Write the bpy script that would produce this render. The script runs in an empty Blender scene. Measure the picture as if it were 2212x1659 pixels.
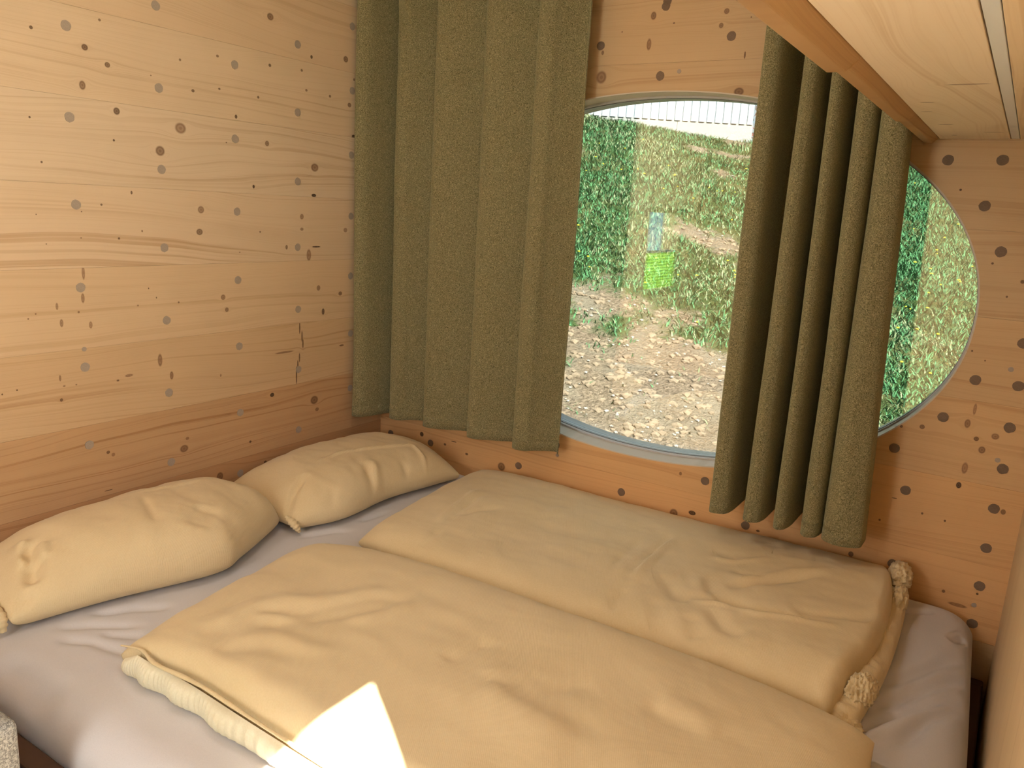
import bpy, bmesh, math, random
import numpy as np
from mathutils import Vector, Matrix, noise as mnoise

random.seed(7); np.random.seed(7)
SC = bpy.context.scene
COL = SC.collection

# ------------------------------------------------------------------ camera
cam_d = bpy.data.cameras.new('camera'); cam = bpy.data.objects.new('camera', cam_d); COL.objects.link(cam)
cam_d.sensor_fit = 'HORIZONTAL'; cam_d.sensor_width = 36.0; cam_d.lens = 28.077
cam_d.clip_start = 0.02; cam_d.clip_end = 200
yaw, pitch, roll = math.radians(-32.0508), math.radians(12.5228), math.radians(3.3559)
fw = Vector((math.sin(yaw)*math.cos(pitch), math.cos(yaw)*math.cos(pitch), -math.sin(pitch)))
rt = Vector((math.cos(yaw), -math.sin(yaw), 0)); up = rt.cross(fw)
r2 = rt*math.cos(roll) + up*math.sin(roll); u2 = -rt*math.sin(roll) + up*math.cos(roll)
M = Matrix((r2, u2, -fw)).transposed().to_4x4(); M.translation = Vector((1.9475, -2.1963, 1.3776))
cam.matrix_world = M
SC.camera = cam

# ------------------------------------------------------------------ sky, sun, daylight and fill light in the openings, exposure
W = bpy.data.worlds.new('World'); SC.world = W; W.use_nodes = True
bg = W.node_tree.nodes['Background']; bg.inputs[0].default_value = (0.70, 0.84, 1.0, 1); bg.inputs[1].default_value = 1.4
SUN_E = math.radians(47.0)
sd = bpy.data.lights.new('sun', 'SUN'); sd.energy = 41.0; sd.angle = math.radians(0.53); sd.color = (1.0, 0.96, 0.90)
so = bpy.data.objects.new('sun', sd); COL.objects.link(so)
sun_dir = Vector((-0.812*math.cos(SUN_E), 0.583*math.cos(SUN_E), -math.sin(SUN_E)))
so.rotation_euler = sun_dir.to_track_quat('-Z', 'Y').to_euler()
def area(name, loc, aim, sx, sy, power, color):
    d = bpy.data.lights.new(name, 'AREA'); d.shape = 'RECTANGLE'; d.size = sx; d.size_y = sy; d.energy = power; d.color = color
    o = bpy.data.objects.new(name, d); COL.objects.link(o); o.location = loc
    o.rotation_euler = Vector(aim).to_track_quat('-Z', 'Y').to_euler(); return o
area('daylight_left_window', (-0.75, -2.2, 1.75), (1.0, 0.1, -0.45), 0.8, 0.8, 40, (0.95, 1.0, 0.97))
area('fill_rear_door', (1.05, -3.05, 1.35), (0, 1, 0.0), 0.46, 1.1, 19, (1.0, 0.99, 0.97))  # fill light standing in the added rear door
area('daylight_right_door', (2.14, -2.24, 1.58), (-1, 0.0, 0.0), 0.58, 0.50, 8, (0.92, 0.96, 1.0))
vs = SC.view_settings
vs.view_transform = 'Standard'; vs.look = 'None'; vs.gamma = 1.0; vs.use_curve_mapping = False; vs.exposure = -0.08
SC.cycles.max_bounces = 8; SC.cycles.diffuse_bounces = 4; SC.cycles.transparent_max_bounces = 16
SC.cycles.sample_clamp_indirect = 6.0; SC.cycles.use_adaptive_sampling = True; SC.cycles.adaptive_threshold = 0.12; SC.cycles.adaptive_min_samples = 12

# ------------------------------------------------------------------ helpers
def tag(o, label=None, cat=None, group=None, kind=None):
    if label: o['label'] = label
    if cat: o['category'] = cat
    if group: o['group'] = group
    if kind: o['kind'] = kind
    return o
def link(name, me, mat=None, parent=None, loc=None):
    o = bpy.data.objects.new(name, me); COL.objects.link(o)
    if mat is not None and len(me.materials) == 0: me.materials.append(mat)
    if loc is not None: o.location = loc
    if parent is not None: o.parent = parent
    return o
def empty(name, loc=(0, 0, 0)):
    o = bpy.data.objects.new(name, None); COL.objects.link(o); o.location = loc; o.empty_display_size = 0.1; return o
def mesh_py(name, v, f, smooth=False):
    me = bpy.data.meshes.new(name); me.from_pydata([tuple(p) for p in v], [], [tuple(q) for q in f]); me.update()
    if smooth: me.polygons.foreach_set('use_smooth', [True]*len(me.polygons))
    return me
def box_bm(bm, x0, x1, y0, y1, z0, z1):
    vs_ = [bm.verts.new((x, y, z)) for x in (x0, x1) for y in (y0, y1) for z in (z0, z1)]
    for q in ((0, 1, 3, 2), (4, 6, 7, 5), (0, 4, 5, 1), (2, 3, 7, 6), (0, 2, 6, 4), (1, 5, 7, 3)):
        bm.faces.new([vs_[i] for i in q])
def bm_mesh(name, bm, smooth=False, bevel=0, seg=2):
    if bevel:
        bmesh.ops.bevel(bm, geom=list(bm.edges), offset=bevel, segments=seg, profile=0.5, affect='EDGES')
    bmesh.ops.recalc_face_normals(bm, faces=bm.faces)
    me = bpy.data.meshes.new(name); bm.to_mesh(me); bm.free()
    if smooth: me.polygons.foreach_set('use_smooth', [True]*len(me.polygons))
    return me
def box(name, x0, x1, y0, y1, z0, z1, mat, parent=None, bevel=0, seg=2):
    bm = bmesh.new(); box_bm(bm, x0, x1, y0, y1, z0, z1)
    return link(name, bm_mesh(name, bm, bevel=bevel, seg=seg), mat, parent)
def boxes(name, L, mat, parent=None):
    bm = bmesh.new()
    for b in L: box_bm(bm, *b)
    return link(name, bm_mesh(name, bm), mat, parent)
def catmull(pts, n):
    P = np.array(pts, float); P = np.vstack([2*P[0]-P[1], P, 2*P[-1]-P[-2]])
    segs = len(P)-3; out = []
    for k in range(n):
        t = k/(n-1)*segs; i = min(int(t), segs-1); t -= i
        a, b, c, d = P[i], P[i+1], P[i+2], P[i+3]
        out.append(0.5*((2*b)+(-a+c)*t+(2*a-5*b+4*c-d)*t*t+(-a+3*b-3*c+d)*t**3))
    return np.array(out)
def poly_dist(X, Y, pl):
    """distance of points to a polyline and the fraction along it"""
    best = np.full(X.shape, 1e9); frac = np.zeros(X.shape); n = len(pl)-1
    for i in range(n):
        ax, ay = pl[i]; bx, by = pl[i+1]; dx, dy = bx-ax, by-ay; L2 = dx*dx+dy*dy+1e-12
        t = np.clip(((X-ax)*dx+(Y-ay)*dy)/L2, 0, 1)
        d = np.hypot(X-(ax+t*dx), Y-(ay+t*dy)); m = d < best
        best = np.where(m, d, best); frac = np.where(m, (i+t)/n, frac)
    return best, frac
def creases(X, Y, L, k=1.0):
    Z = np.zeros(X.shape)
    for amp, w, pl in L:
        d, f = poly_dist(X, Y, pl)
        taper = np.clip(np.minimum(f, 1-f)*5, 0.0, 1)
        Z += k*amp*taper*np.exp(-(d/w)**2)
    return Z
def vnoise(X, Y, sx, sy, seed, octs=3):
    out = np.zeros(X.shape)
    fx, fy, fo = X.ravel()*sx, Y.ravel()*sy, out.ravel()
    for i in range(fx.size):
        fo[i] = mnoise.fractal((fx[i]+seed*7.3, fy[i]-seed*3.1, seed*1.7), 0.9, 2.1, octs)
    return out

# ------------------------------------------------------------------ materials
class NT:
    def __init__(self, name):
        self.m = bpy.data.materials.new(name); self.m.use_nodes = True; self.t = self.m.node_tree
        self.b = self.t.nodes['Principled BSDF']; self.o = self.t.nodes['Material Output']
    def n(self, typ, **kw):
        nd = self.t.nodes.new(typ)
        for k, v in kw.items(): setattr(nd, k, v)
        return nd
    def l(self, a, b): self.t.links.new(a, b)
    def val(self, sock, v):
        if hasattr(v, 'is_output'): self.l(v, sock)
        else: sock.default_value = v
    def math(self, op, a, b=None, c=None, clamp=False):
        nd = self.n('ShaderNodeMath', operation=op); nd.use_clamp = clamp
        self.val(nd.inputs[0], a)
        if b is not None: self.val(nd.inputs[1], b)
        if c is not None: self.val(nd.inputs[2], c)
        return nd.outputs[0]
    def comb(self, x, y, z):
        nd = self.n('ShaderNodeCombineXYZ')
        for s, v in zip(nd.inputs, (x, y, z)): self.val(s, v)
        return nd.outputs[0]
    def noise(self, vec, scale=1.0, detail=2.0, rough=0.5, dist=0.0):
        nd = self.n('ShaderNodeTexNoise'); self.l(vec, nd.inputs['Vector'])
        nd.inputs['Scale'].default_value = scale; nd.inputs['Detail'].default_value = detail
        nd.inputs['Roughness'].default_value = rough; nd.inputs['Distortion'].default_value = dist
        return nd.outputs['Fac']
    def smooth(self, v, a, b, lo=0.0, hi=1.0):
        nd = self.n('ShaderNodeMapRange', interpolation_type='SMOOTHSTEP'); self.val(nd.inputs[0], v)
        nd.inputs[1].default_value = a; nd.inputs[2].default_value = b; nd.inputs[3].default_value = lo; nd.inputs[4].default_value = hi
        return nd.outputs[0]
    def mix(self, fac, a, b, blend='MIX'):
        nd = self.n('ShaderNodeMix', data_type='RGBA', blend_type=blend); self.val(nd.inputs[0], fac)
        for s, v in ((nd.inputs[6], a), (nd.inputs[7], b)):
            if hasattr(v, 'is_output'): self.l(v, s)
            else: s.default_value = (*v, 1) if len(v) == 3 else v
        return nd.outputs[2]
    def pos(self):
        return self.n('ShaderNodeTexCoord').outputs['Object']
    def bump(self, h, strength, dist):
        nd = self.n('ShaderNodeBump'); nd.inputs['Strength'].default_value = strength; nd.inputs['Distance'].default_value = dist
        self.l(h, nd.inputs['Height']); self.l(nd.outputs[0], self.b.inputs['Normal']); return nd
    def set(self, rough=0.6, spec=0.3, **kw):
        self.b.inputs['Roughness'].default_value = rough; self.b.inputs['Specular IOR Level'].default_value = spec
        for k, v in kw.items(): self.b.inputs[k].default_value = v
    def color(self, c):
        if hasattr(c, 'is_output'): self.l(c, self.b.inputs['Base Color'])
        else: self.b.inputs['Base Color'].default_value = (*c, 1)

def plain(name, c, rough=0.6, spec=0.3, var=0.0, scale=30, **kw):
    t = NT(name); t.set(rough, spec, **kw)
    if var:
        f = t.noise(t.pos(), scale, 4)
        t.color(t.mix(f, [x*(1-var) for x in c], [min(1, x*(1+var)) for x in c]))
    else: t.color(c)
    return t.m

# node group: one knot bends the growth rings around itself and darkens its own disc
def knot_group():
    g = bpy.data.node_groups.new('knot_field', 'ShaderNodeTree')
    I = g.interface
    for nm, ty in (('P', 'NodeSocketVector'), ('V', 'NodeSocketFloat'), ('Brown', 'NodeSocketFloat'), ('Dark', 'NodeSocketFloat'),
                   ('C', 'NodeSocketVector'), ('InvR', 'NodeSocketVector'), ('Rv', 'NodeSocketFloat'), ('B', 'NodeSocketFloat')):
        I.new_socket(nm, in_out='INPUT', socket_type=ty)
    for nm in ('V', 'Brown', 'Dark'): I.new_socket(nm, in_out='OUTPUT', socket_type='NodeSocketFloat')
    N, Lk = g.nodes, g.links
    gi, go = N.new('NodeGroupInput'), N.new('NodeGroupOutput')
    def vm(op, a, b=None):
        nd = N.new('ShaderNodeVectorMath'); nd.operation = op; Lk.new(a, nd.inputs[0])
        if b is not None:
            if hasattr(b, 'is_output'): Lk.new(b, nd.inputs[1])
            else: nd.inputs[1].default_value = b
        return nd
    def ma(op, a, b=None):
        nd = N.new('ShaderNodeMath'); nd.operation = op
        for s, v in ((nd.inputs[0], a), (nd.inputs[1], b)):
            if v is None: continue
            if hasattr(v, 'is_output'): Lk.new(v, s)
            else: s.default_value = v
        return nd.outputs[0]
    d = vm('MULTIPLY', vm('SUBTRACT', gi.outputs['P'], gi.outputs['C']).outputs[0], gi.outputs['InvR']).outputs[0]
    dw = vm('MULTIPLY', d, (0.42, 0.8, 1)).outputs[0]
    r2 = vm('DOT_PRODUCT', dw, dw).outputs['Value']
    f = ma('DIVIDE', 0.85, ma('MAXIMUM', r2, 0.8))
    sx = N.new('ShaderNodeSeparateXYZ'); Lk.new(d, sx.inputs[0])
    Lk.new(ma('SUBTRACT', gi.outputs['V'], ma('MULTIPLY', ma('MULTIPLY', sx.outputs[1], gi.outputs['Rv']), f)), go.inputs['V'])
    ln = vm('LENGTH', d).outputs['Value']
    mr = N.new('ShaderNodeMapRange'); mr.interpolation_type = 'SMOOTHSTEP'; Lk.new(ln, mr.inputs[0])
    mr.inputs[1].default_value = 1.15; mr.inputs[2].default_value = 0.78
    rg = ma('ADD', 0.86, ma('MULTIPLY', 0.14, ma('SINE', ma('MULTIPLY', ln, 11.0))))
    mk = ma('MULTIPLY', mr.outputs[0], rg)
    Lk.new(ma('MAXIMUM', gi.outputs['Brown'], mk), go.inputs['Brown'])
    Lk.new(ma('MAXIMUM', gi.outputs['Dark'], ma('MULTIPLY', mk, gi.outputs['B'])), go.inputs['Dark'])
    return g
KG = knot_group()

def pine(name, ua, va, knots=(), seed=0.0, tint=(1, 1, 1), figure=1.0, ls=1.0, base=(0.65, 0.478, 0.300), late=(0.49, 0.31, 0.165), vfreq=1.0):
    """spruce board: growth rings run along axis ua, change along axis va, and flow around the knots"""
    t = NT(name); t.set(0.55, 0.25)
    p = t.pos(); s = t.n('ShaderNodeSeparateXYZ'); t.l(p, s.inputs[0])
    u, v = s.outputs[ua], s.outputs[va]
    P = t.comb(u, v, 0.0)
    w1 = t.noise(t.comb(t.math('MULTIPLY', u, 1.3), t.math('MULTIPLY', v, 5.5), seed), 1.0, 2.0)
    w2 = t.noise(t.comb(t.math('MULTIPLY', u, 0.55), t.math('MULTIPLY', v, 3.0), seed+9.0), 1.0, 1.0)
    V = t.math('ADD', v, t.math('MULTIPLY', t.math('SUBTRACT', w1, 0.5), 0.055*figure))
    V = t.math('ADD', V, t.math('MULTIPLY', t.math('SUBTRACT', w2, 0.5), 0.20*figure))
    br, dk = 0.0, 0.0
    for (ku, kv, ru, rv, b) in knots:
        g = t.n('ShaderNodeGroup'); g.node_tree = KG
        t.l(P, g.inputs['P']); t.val(g.inputs['V'], V); t.val(g.inputs['Brown'], br); t.val(g.inputs['Dark'], dk)
        g.inputs['C'].default_value = (ku, kv, 0); g.inputs['InvR'].default_value = (1/ru, 1/rv, 0)
        g.inputs['Rv'].default_value = rv*(0.15 if rv > 1.8*ru else (1.0 if rv > 0.004 else 0.4)); g.inputs['B'].default_value = b
        V, br, dk = g.outputs['V'], g.outputs['Brown'], g.outputs['Dark']
    fine = t.noise(t.comb(t.math('MULTIPLY', u, 1.2), t.math('MULTIPLY', V, 420*vfreq), seed), 1.0, 1.0)
    ring = t.noise(t.comb(t.math('MULTIPLY', u, 0.35), t.math('MULTIPLY', V, 98*vfreq), seed+3), 1.0, 2.0, 0.55)
    wide = t.noise(t.comb(t.math('MULTIPLY', u, 0.4), t.math('MULTIPLY', V, 17*vfreq), seed+5), 1.0, 1.0)
    lines = t.math('MULTIPLY', t.smooth(ring, 0.52, 0.66), t.smooth(wide, 0.34, 0.62, 0.12, 1.0))
    f = t.math('ADD', t.math('MULTIPLY', lines, 0.74*ls), t.math('MULTIPLY', t.smooth(fine, 0.5, 0.72), 0.24), clamp=True)
    col = t.mix(f, base, late)
    blot = t.noise(t.comb(t.math('MULTIPLY', u, 3.0), t.math('MULTIPLY', v, 9.0), seed+20), 1.0, 2.0)
    col = t.mix(t.smooth(blot, 0.35, 0.7, 0.0, 0.30), col, [base[0]*1.12, base[1]*1.13, base[2]*1.15])
    col = t.mix(1.0, col, tint, 'MULTIPLY')
    if knots:
        col = t.mix(t.math('MULTIPLY', br, 0.72), col, (0.225, 0.095, 0.042))
        col = t.mix(t.math('MULTIPLY', dk, 0.92), col, (0.040, 0.022, 0.012))
    t.color(col)
    t.bump(lines, 0.12, 0.0008)
    return t.m

def fabric(name, c1, c2, scale=220.0, bump=0.25, weave=0.0, rough=0.9, sheen=0.25, translucent=0.0):
    t = NT(name); t.set(rough, 0.12)
    p = t.pos()
    f = t.noise(p, scale, 3, 0.6); big = t.noise(p, 5.0, 3)
    t.color(t.mix(t.smooth(t.math('ADD', t.math('MULTIPLY', f, 0.6), t.math('MULTIPLY', big, 0.4)), 0.35, 0.65), c1, c2))
    h = t.noise(p, scale*0.5, 4, 0.6)
    if weave:
        s = t.n('ShaderNodeSeparateXYZ'); t.l(p, s.inputs[0])
        d = t.math('ADD', t.math('MULTIPLY', s.outputs[0], weave), t.math('MULTIPLY', s.outputs[1], weave*0.55))
        h = t.math('ADD', t.math('MULTIPLY', t.math('SINE', d), 0.5), h)
    t.bump(h, bump, 0.0012)
    t.b.inputs['Sheen Weight'].default_value = sheen; t.b.inputs['Sheen Roughness'].default_value = 0.5
    return t.m

def curtain_mat():
    t = NT('olive_wool'); t.set(1.0, 0.05)
    p = t.pos()
    a = t.noise(p, 420, 3, 0.75); b = t.noise(p, 160, 2, 0.6); c = t.noise(p, 900, 1)
    m1 = t.mix(t.smooth(a, 0.36, 0.64), (0.068, 0.064, 0.027), (0.370, 0.310, 0.165))
    m1 = t.mix(t.smooth(b, 0.40, 0.62, 0, 0.55), m1, (0.185, 0.155, 0.075))
    m1 = t.mix(t.smooth(c, 0.62, 0.75, 0, 0.5), m1, (0.40, 0.36, 0.20))
    t.color(m1); t.bump(t.math('ADD', a, c), 0.35, 0.0015)
    t.b.inputs['Sheen Weight'].default_value = 0.30; t.b.inputs['Sheen Roughness'].default_value = 0.6
    t.b.inputs['Sheen Tint'].default_value = (0.8, 0.75, 0.45, 1)
    return t.m

def glass_mat(name, refl=0.10, tint=(0.93, 0.96, 0.94)):
    t = NT(name); t.t.nodes.remove(t.b)
    tr = t.n('ShaderNodeBsdfTransparent'); tr.inputs[0].default_value = (*tint, 1)
    gl = t.n('ShaderNodeBsdfGlossy'); gl.inputs['Roughness'].default_value = 0.0; gl.inputs[0].default_value = (1, 1, 1, 1)
    lw = t.n('ShaderNodeLayerWeight'); lw.inputs[0].default_value = 0.5
    fr = t.math('ADD', refl, t.math('MULTIPLY', t.math('POWER', lw.outputs['Facing'], 4.0), 0.75), clamp=True)
    mx = t.n('ShaderNodeMixShader'); t.l(fr, mx.inputs[0]); t.l(tr.outputs[0], mx.inputs[1]); t.l(gl.outputs[0], mx.inputs[2])
    t.l(mx.outputs[0], t.o.inputs[0]); return t.m

# ---- surveyed positions of knots, dowels and creases (metres)
L_KNOTS = [(-1.1845,1.7042,0.004,0.0039,0.7),(-1.0244,1.7531,0.0035,0.0031,0.4),(-1.0643,1.6849,0.0079,0.0072,0.6),(-1.0103,1.6549,0.0071,0.0064,0.5),(-1.075,1.5987,0.0079,0.0105,0.25),(-0.9923,1.5505,0.0085,0.0088,0.6),(-1.2012,1.5116,0.0025,0.0025,0.8),(-0.815,1.5292,0.0168,0.0142,0.1),(-1.0032,1.4804,0.003,0.0028,0.8),(-0.81,1.7011,0.0034,0.0034,0.4),(-0.8956,1.6488,0.0019,0.0017,0.5),(-0.7735,1.6295,0.005,0.0041,0.5),(-0.5101,1.8695,0.0119,0.0099,0.3),(-0.6934,1.7308,0.0045,0.0036,0.4),(-0.5132,1.7372,0.0051,0.0045,0.6),(-0.3514,1.7884,0.0047,0.0053,0.9),(-0.3907,1.7432,0.0046,0.004,0.5),(-0.2045,1.8071,0.0104,0.0098,0.4),(-0.1653,1.7513,0.0043,0.0043,0.4),(-0.1366,1.7283,0.0088,0.0101,0.3),(-0.3719,1.6886,0.0047,0.004,0.3),(-0.2725,1.6848,0.005,0.0042,0.4),(-0.1852,1.6696,0.0085,0.0072,0.4),(-0.6896,1.6464,0.0038,0.003,0.6),(-0.5565,1.6429,0.0042,0.0038,0.6),(-0.6356,1.5799,0.0045,0.0056,0.8),(-0.526,1.5171,0.0078,0.0079,0.2),(-0.1639,1.5729,0.0087,0.0059,0.9),(-0.6702,1.5062,0.0023,0.0019,0.6),(-0.8774,1.4658,0.0134,0.0128,0.3),(-1.1814,1.4151,0.0026,0.0026,0.7),(-0.9628,1.3563,0.0028,0.0046,0.7),(-1.044,1.3236,0.003,0.0028,0.6),(-1.095,1.3055,0.0017,0.0017,0.6),(-1.202,1.2965,0.0016,0.0016,0.4),(-0.938,1.2601,0.0026,0.003,0.2),(-1.0999,1.2425,0.0017,0.0017,0.6),(-1.0024,1.2412,0.0031,0.0029,0.6),(-1.1836,1.2286,0.0016,0.0016,0.6),(-1.0993,1.1583,0.004,0.0181,0.0),(-0.3365,1.4614,0.0158,0.0128,0.2),(-0.5771,1.3907,0.0042,0.0053,0.9),(-0.34,1.3755,0.0099,0.005,1.0),(-0.759,1.3192,0.0104,0.0101,0.1),(-0.7654,1.2586,0.0105,0.0089,0.3),(-0.3906,1.3079,0.0077,0.0086,0.1),(-0.3906,1.2692,0.0068,0.005,0.1),(-0.1975,1.2676,0.0088,0.0077,0.1),(-0.4533,1.2134,0.0047,0.0071,0.4),(-0.3611,1.1874,0.0099,0.0192,0.05),(-0.3292,1.2135,0.0183,0.0024,1.0),(-0.5552,1.2597,0.0035,0.0027,0.3),(-0.6306,1.2005,0.0021,0.0017,0.5),(-1.1686,1.0798,0.0033,0.0089,0.0),(-1.1602,1.0385,0.0044,0.0102,0.05),(-1.1042,1.0958,0.0046,0.0126,0.0),(-1.0883,1.0274,0.0047,0.0093,0.0),(-1.1167,1.0623,0.0029,0.0029,0.3),(-0.9589,1.0671,0.0026,0.0024,0.2),(-0.8379,1.0674,0.0029,0.0026,0.5),(-0.9264,1.1104,0.0017,0.0024,0.8),(-0.9046,1.0844,0.0018,0.0025,0.6),(-1.2367,1.0553,0.0021,0.0022,0.3),(-1.2191,1.0659,0.0021,0.0022,0.2),(-0.9009,0.9131,0.007,0.018,0.1),(-0.8673,0.8655,0.0057,0.0118,0.2),(-1.1723,0.9033,0.0028,0.0081,0.1),(-0.9927,0.8839,0.0117,0.0037,0.1),(-1.0242,0.8749,0.0038,0.0025,0.6),(-1.2736,0.8895,0.002,0.0022,0.8),(-1.3065,0.8849,0.002,0.0022,0.8),(-1.1725,0.8483,0.0039,0.0041,0.5),(-1.1635,0.8821,0.0034,0.0019,0.3),(-1.1336,0.8809,0.0023,0.0019,0.4),(-0.692,1.0723,0.008,0.0081,0.15),(-0.6801,1.0349,0.0065,0.0068,0.3),(-0.3183,1.0795,0.0082,0.0091,0.15),(-0.2183,1.0553,0.0088,0.0071,0.4),(-0.2969,0.9997,0.0063,0.0109,0.7),(-0.5146,0.7504,0.0084,0.0068,0.95),(-0.3349,0.7025,0.0169,0.0145,0.3),(-0.3221,0.6678,0.0085,0.0065,0.1),(-0.4627,0.8817,0.0386,0.0033,0.2),(-0.209,0.8753,0.0112,0.0033,0.6),(-0.706,0.8418,0.0026,0.0042,0.3),(-0.8358,0.6458,0.0136,0.011,0.25),(-1.0609,0.6872,0.005,0.0044,0.5),(-1.0474,0.6777,0.0051,0.0051,0.0),(-0.8242,0.6738,0.006,0.0048,0.05),(-1.0654,0.583,0.0114,0.0013,0.8),(-0.7174,0.5309,0.0116,0.0132,0.4),(-0.6021,0.6149,0.0044,0.0038,0.8),(-0.545,0.5343,0.0056,0.0047,0.8),(-0.4351,0.5315,0.006,0.0048,0.7)]
B_KNOTS = [(0.9638,1.914,0.0083,0.0108,0.3),(1.171,1.911,0.0075,0.0074,0.3),(1.16,1.8765,0.0063,0.0069,0.3),(0.9575,1.8399,0.007,0.0159,0.2),(0.815,1.8248,0.0045,0.0063,0.3),(1.2326,1.7993,0.0025,0.0092,0.6),(0.8166,1.7577,0.0165,0.0179,0.2),(1.2275,1.7083,0.0137,0.0105,0.4),(1.026,1.8909,0.0027,0.0024,0.6),(0.8716,1.8776,0.0022,0.0019,0.5),(1.2384,1.8917,0.0018,0.0017,0.6),(1.7847,1.4758,0.0027,0.0026,0.95),(1.8768,1.3116,0.0026,0.0027,0.8),(1.9431,1.2749,0.0045,0.0042,0.5),(1.9179,1.238,0.0023,0.0027,0.7),(1.8684,1.1023,0.0024,0.0024,0.7),(1.8987,1.0831,0.0019,0.0022,0.5),(1.8869,0.9249,0.0067,0.0114,0.2),(1.8967,0.9628,0.0038,0.0146,0.0),(1.7444,0.8894,0.0037,0.0036,0.7),(1.791,0.8975,0.0061,0.0059,0.5),(1.9111,0.8911,0.0057,0.0057,0.6),(1.9489,0.9048,0.0084,0.0078,0.2),(1.9269,0.8663,0.0076,0.0091,0.3),(1.8986,0.8137,0.0068,0.015,0.05),(1.8927,0.7678,0.0059,0.0082,1.0),(1.995,0.724,0.0056,0.0069,0.4),(1.8249,0.6754,0.0026,0.003,0.7),(1.7306,0.6324,0.0027,0.0031,0.6),(1.8774,0.6695,0.0025,0.003,0.8),(1.7563,0.6993,0.0064,0.0013,0.7),(1.1731,0.5031,0.0129,0.0145,0.35),(1.2297,0.5195,0.0112,0.0071,0.9),(1.1806,0.4604,0.0079,0.008,0.3),(1.1813,0.6313,0.0042,0.0057,0.4),(1.4258,0.5166,0.0051,0.0034,0.8),(1.6755,0.5195,0.0067,0.0077,0.6),(1.6967,0.4776,0.0089,0.0103,0.3),(1.9029,0.4852,0.004,0.0043,0.5),(1.9758,0.5014,0.0029,0.003,0.8),(1.9385,0.4585,0.0216,0.0049,0.1),(1.5011,0.4763,0.002,0.0022,0.7),(0.0857,0.5088,0.0078,0.0062,0.7),(0.1986,0.5516,0.0085,0.0087,0.95),(0.3051,0.5356,0.0053,0.0044,0.6),(0.3433,0.554,0.0121,0.0019,0.8),(0.4018,0.5206,0.0063,0.0044,0.7),(0.549,0.5082,0.0149,0.0148,0.35),(0.5651,0.4653,0.0112,0.0099,0.35)]
L_DOWELS = [(-1.1063,1.724),(-1.1105,1.5223),(-1.1076,1.3216),(-1.1084,1.1224),(-1.1088,0.9224),(-1.11,0.7186),(-0.8753,1.8179),(-0.8747,1.6218),(-0.8754,1.4193),(-0.8757,1.2166),(-0.8768,1.0206),(-0.8778,0.8182),(-0.8787,0.6159),(-0.6373,1.7176),(-0.6401,1.5191),(-0.638,1.3173),(-0.6389,1.1196),(-0.638,0.9214),(-0.6387,0.716),(-0.6427,0.522),(-0.4071,1.8138),(-0.4074,1.6192),(-0.4077,1.4147),(-0.408,1.2129),(-0.4063,1.0157),(-0.4045,0.8176),(-0.4047,0.613),(-0.177,1.9112),(-0.1732,1.7158),(-0.1736,1.5129),(-0.172,1.314),(-0.1704,1.113),(-0.1667,0.9131),(-0.1653,0.7169),(-0.1687,0.5208)]
B_DOWELS = [(1.001,1.9491),(0.9983,1.9364),(0.8073,1.844),(1.1909,1.8483),(0.9995,1.7554),(1.7481,1.5425),(1.8591,1.5446),(1.8398,1.4411),(1.8891,1.3394),(1.8863,1.0335),(1.9751,1.0337),(1.8325,0.9308),(1.9741,0.9318),(1.9684,1.1344),(1.737,0.8301),(1.7785,0.7263),(1.9767,0.8294),(1.975,0.7271),(1.2575,0.6264),(1.389,0.5234),(1.7781,0.5224),(1.9773,0.5232),(1.9775,0.4207),(1.975,0.6241),(0.0513,0.525),(0.2403,0.5271),(0.6171,0.5271),(0.7562,0.6299),(0.9975,0.5274)]
L_PEGS = [(-1.1084, 0.9684)]
B_PEGS = [(1.0542, 1.7656), (1.954, 1.0704), (1.963, 0.8485), (1.9736, 0.4704), (0.7624, 0.5966)]
L_CRACKS = [[(-0.4044, 0.9689), (-0.3945, 0.9392), (-0.3846, 0.9122), (-0.3866, 0.8894)], [(-0.3985, 0.8677), (-0.4025, 0.8452), (-0.4125, 0.8234)], [(-0.4125, 0.8234), (-0.4145, 0.7757)]]
ND_CREASES = [(0.01,0.03,[(0.715,-1.377),(0.713,-1.294),(0.726,-1.206),(0.757,-1.142),(0.814,-1.119),(0.852,-1.058),(0.88,-1.003),(0.93,-0.971)]),(-0.008,0.02,[(0.774,-1.245),(0.82,-1.216),(0.858,-1.179),(0.905,-1.112),(0.933,-1.061),(0.975,-0.974)]),(0.008,0.02,[(0.757,-1.231),(0.797,-1.196),(0.833,-1.192),(0.884,-1.185)]),(0.008,0.025,[(0.936,-1.144),(0.959,-1.069),(0.987,-0.988)]),(-0.006,0.018,[(0.726,-1.206),(0.771,-1.191),(0.825,-1.166),(0.86,-1.105),(0.901,-1.026),(0.957,-0.98)]),(-0.008,0.02,[(1.17,-1.134),(1.183,-1.096),(1.2,-1.012)]),(0.007,0.012,[(1.26,-1.242),(1.259,-1.199),(1.258,-1.159),(1.265,-1.115),(1.269,-1.066)]),(-0.006,0.012,[(1.269,-1.238),(1.265,-1.195),(1.265,-1.154),(1.271,-1.114)]),(-0.007,0.02,[(1.362,-1.112),(1.391,-1.065),(1.422,-1.028)]),(-0.007,0.02,[(1.287,-1.145),(1.344,-1.062)]),(0.012,0.06,[(1.267,-1.164),(1.325,-1.18),(1.395,-1.186),(1.479,-1.186)]),(-0.008,0.03,[(1.309,-1.157),(1.353,-1.135),(1.437,-1.148),(1.496,-1.142)]),(0.009,0.03,[(1.543,-1.016),(1.557,-1.01),(1.602,-1.017),(1.651,-1.038)]),(-0.007,0.025,[(1.514,-1.033),(1.582,-1.032),(1.639,-1.047)]),(0.008,0.03,[(0.795,-1.326),(0.853,-1.262),(0.932,-1.249),(1.018,-1.228)]),(-0.007,0.03,[(0.803,-1.362),(0.87,-1.292),(0.96,-1.274)])]
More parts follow.
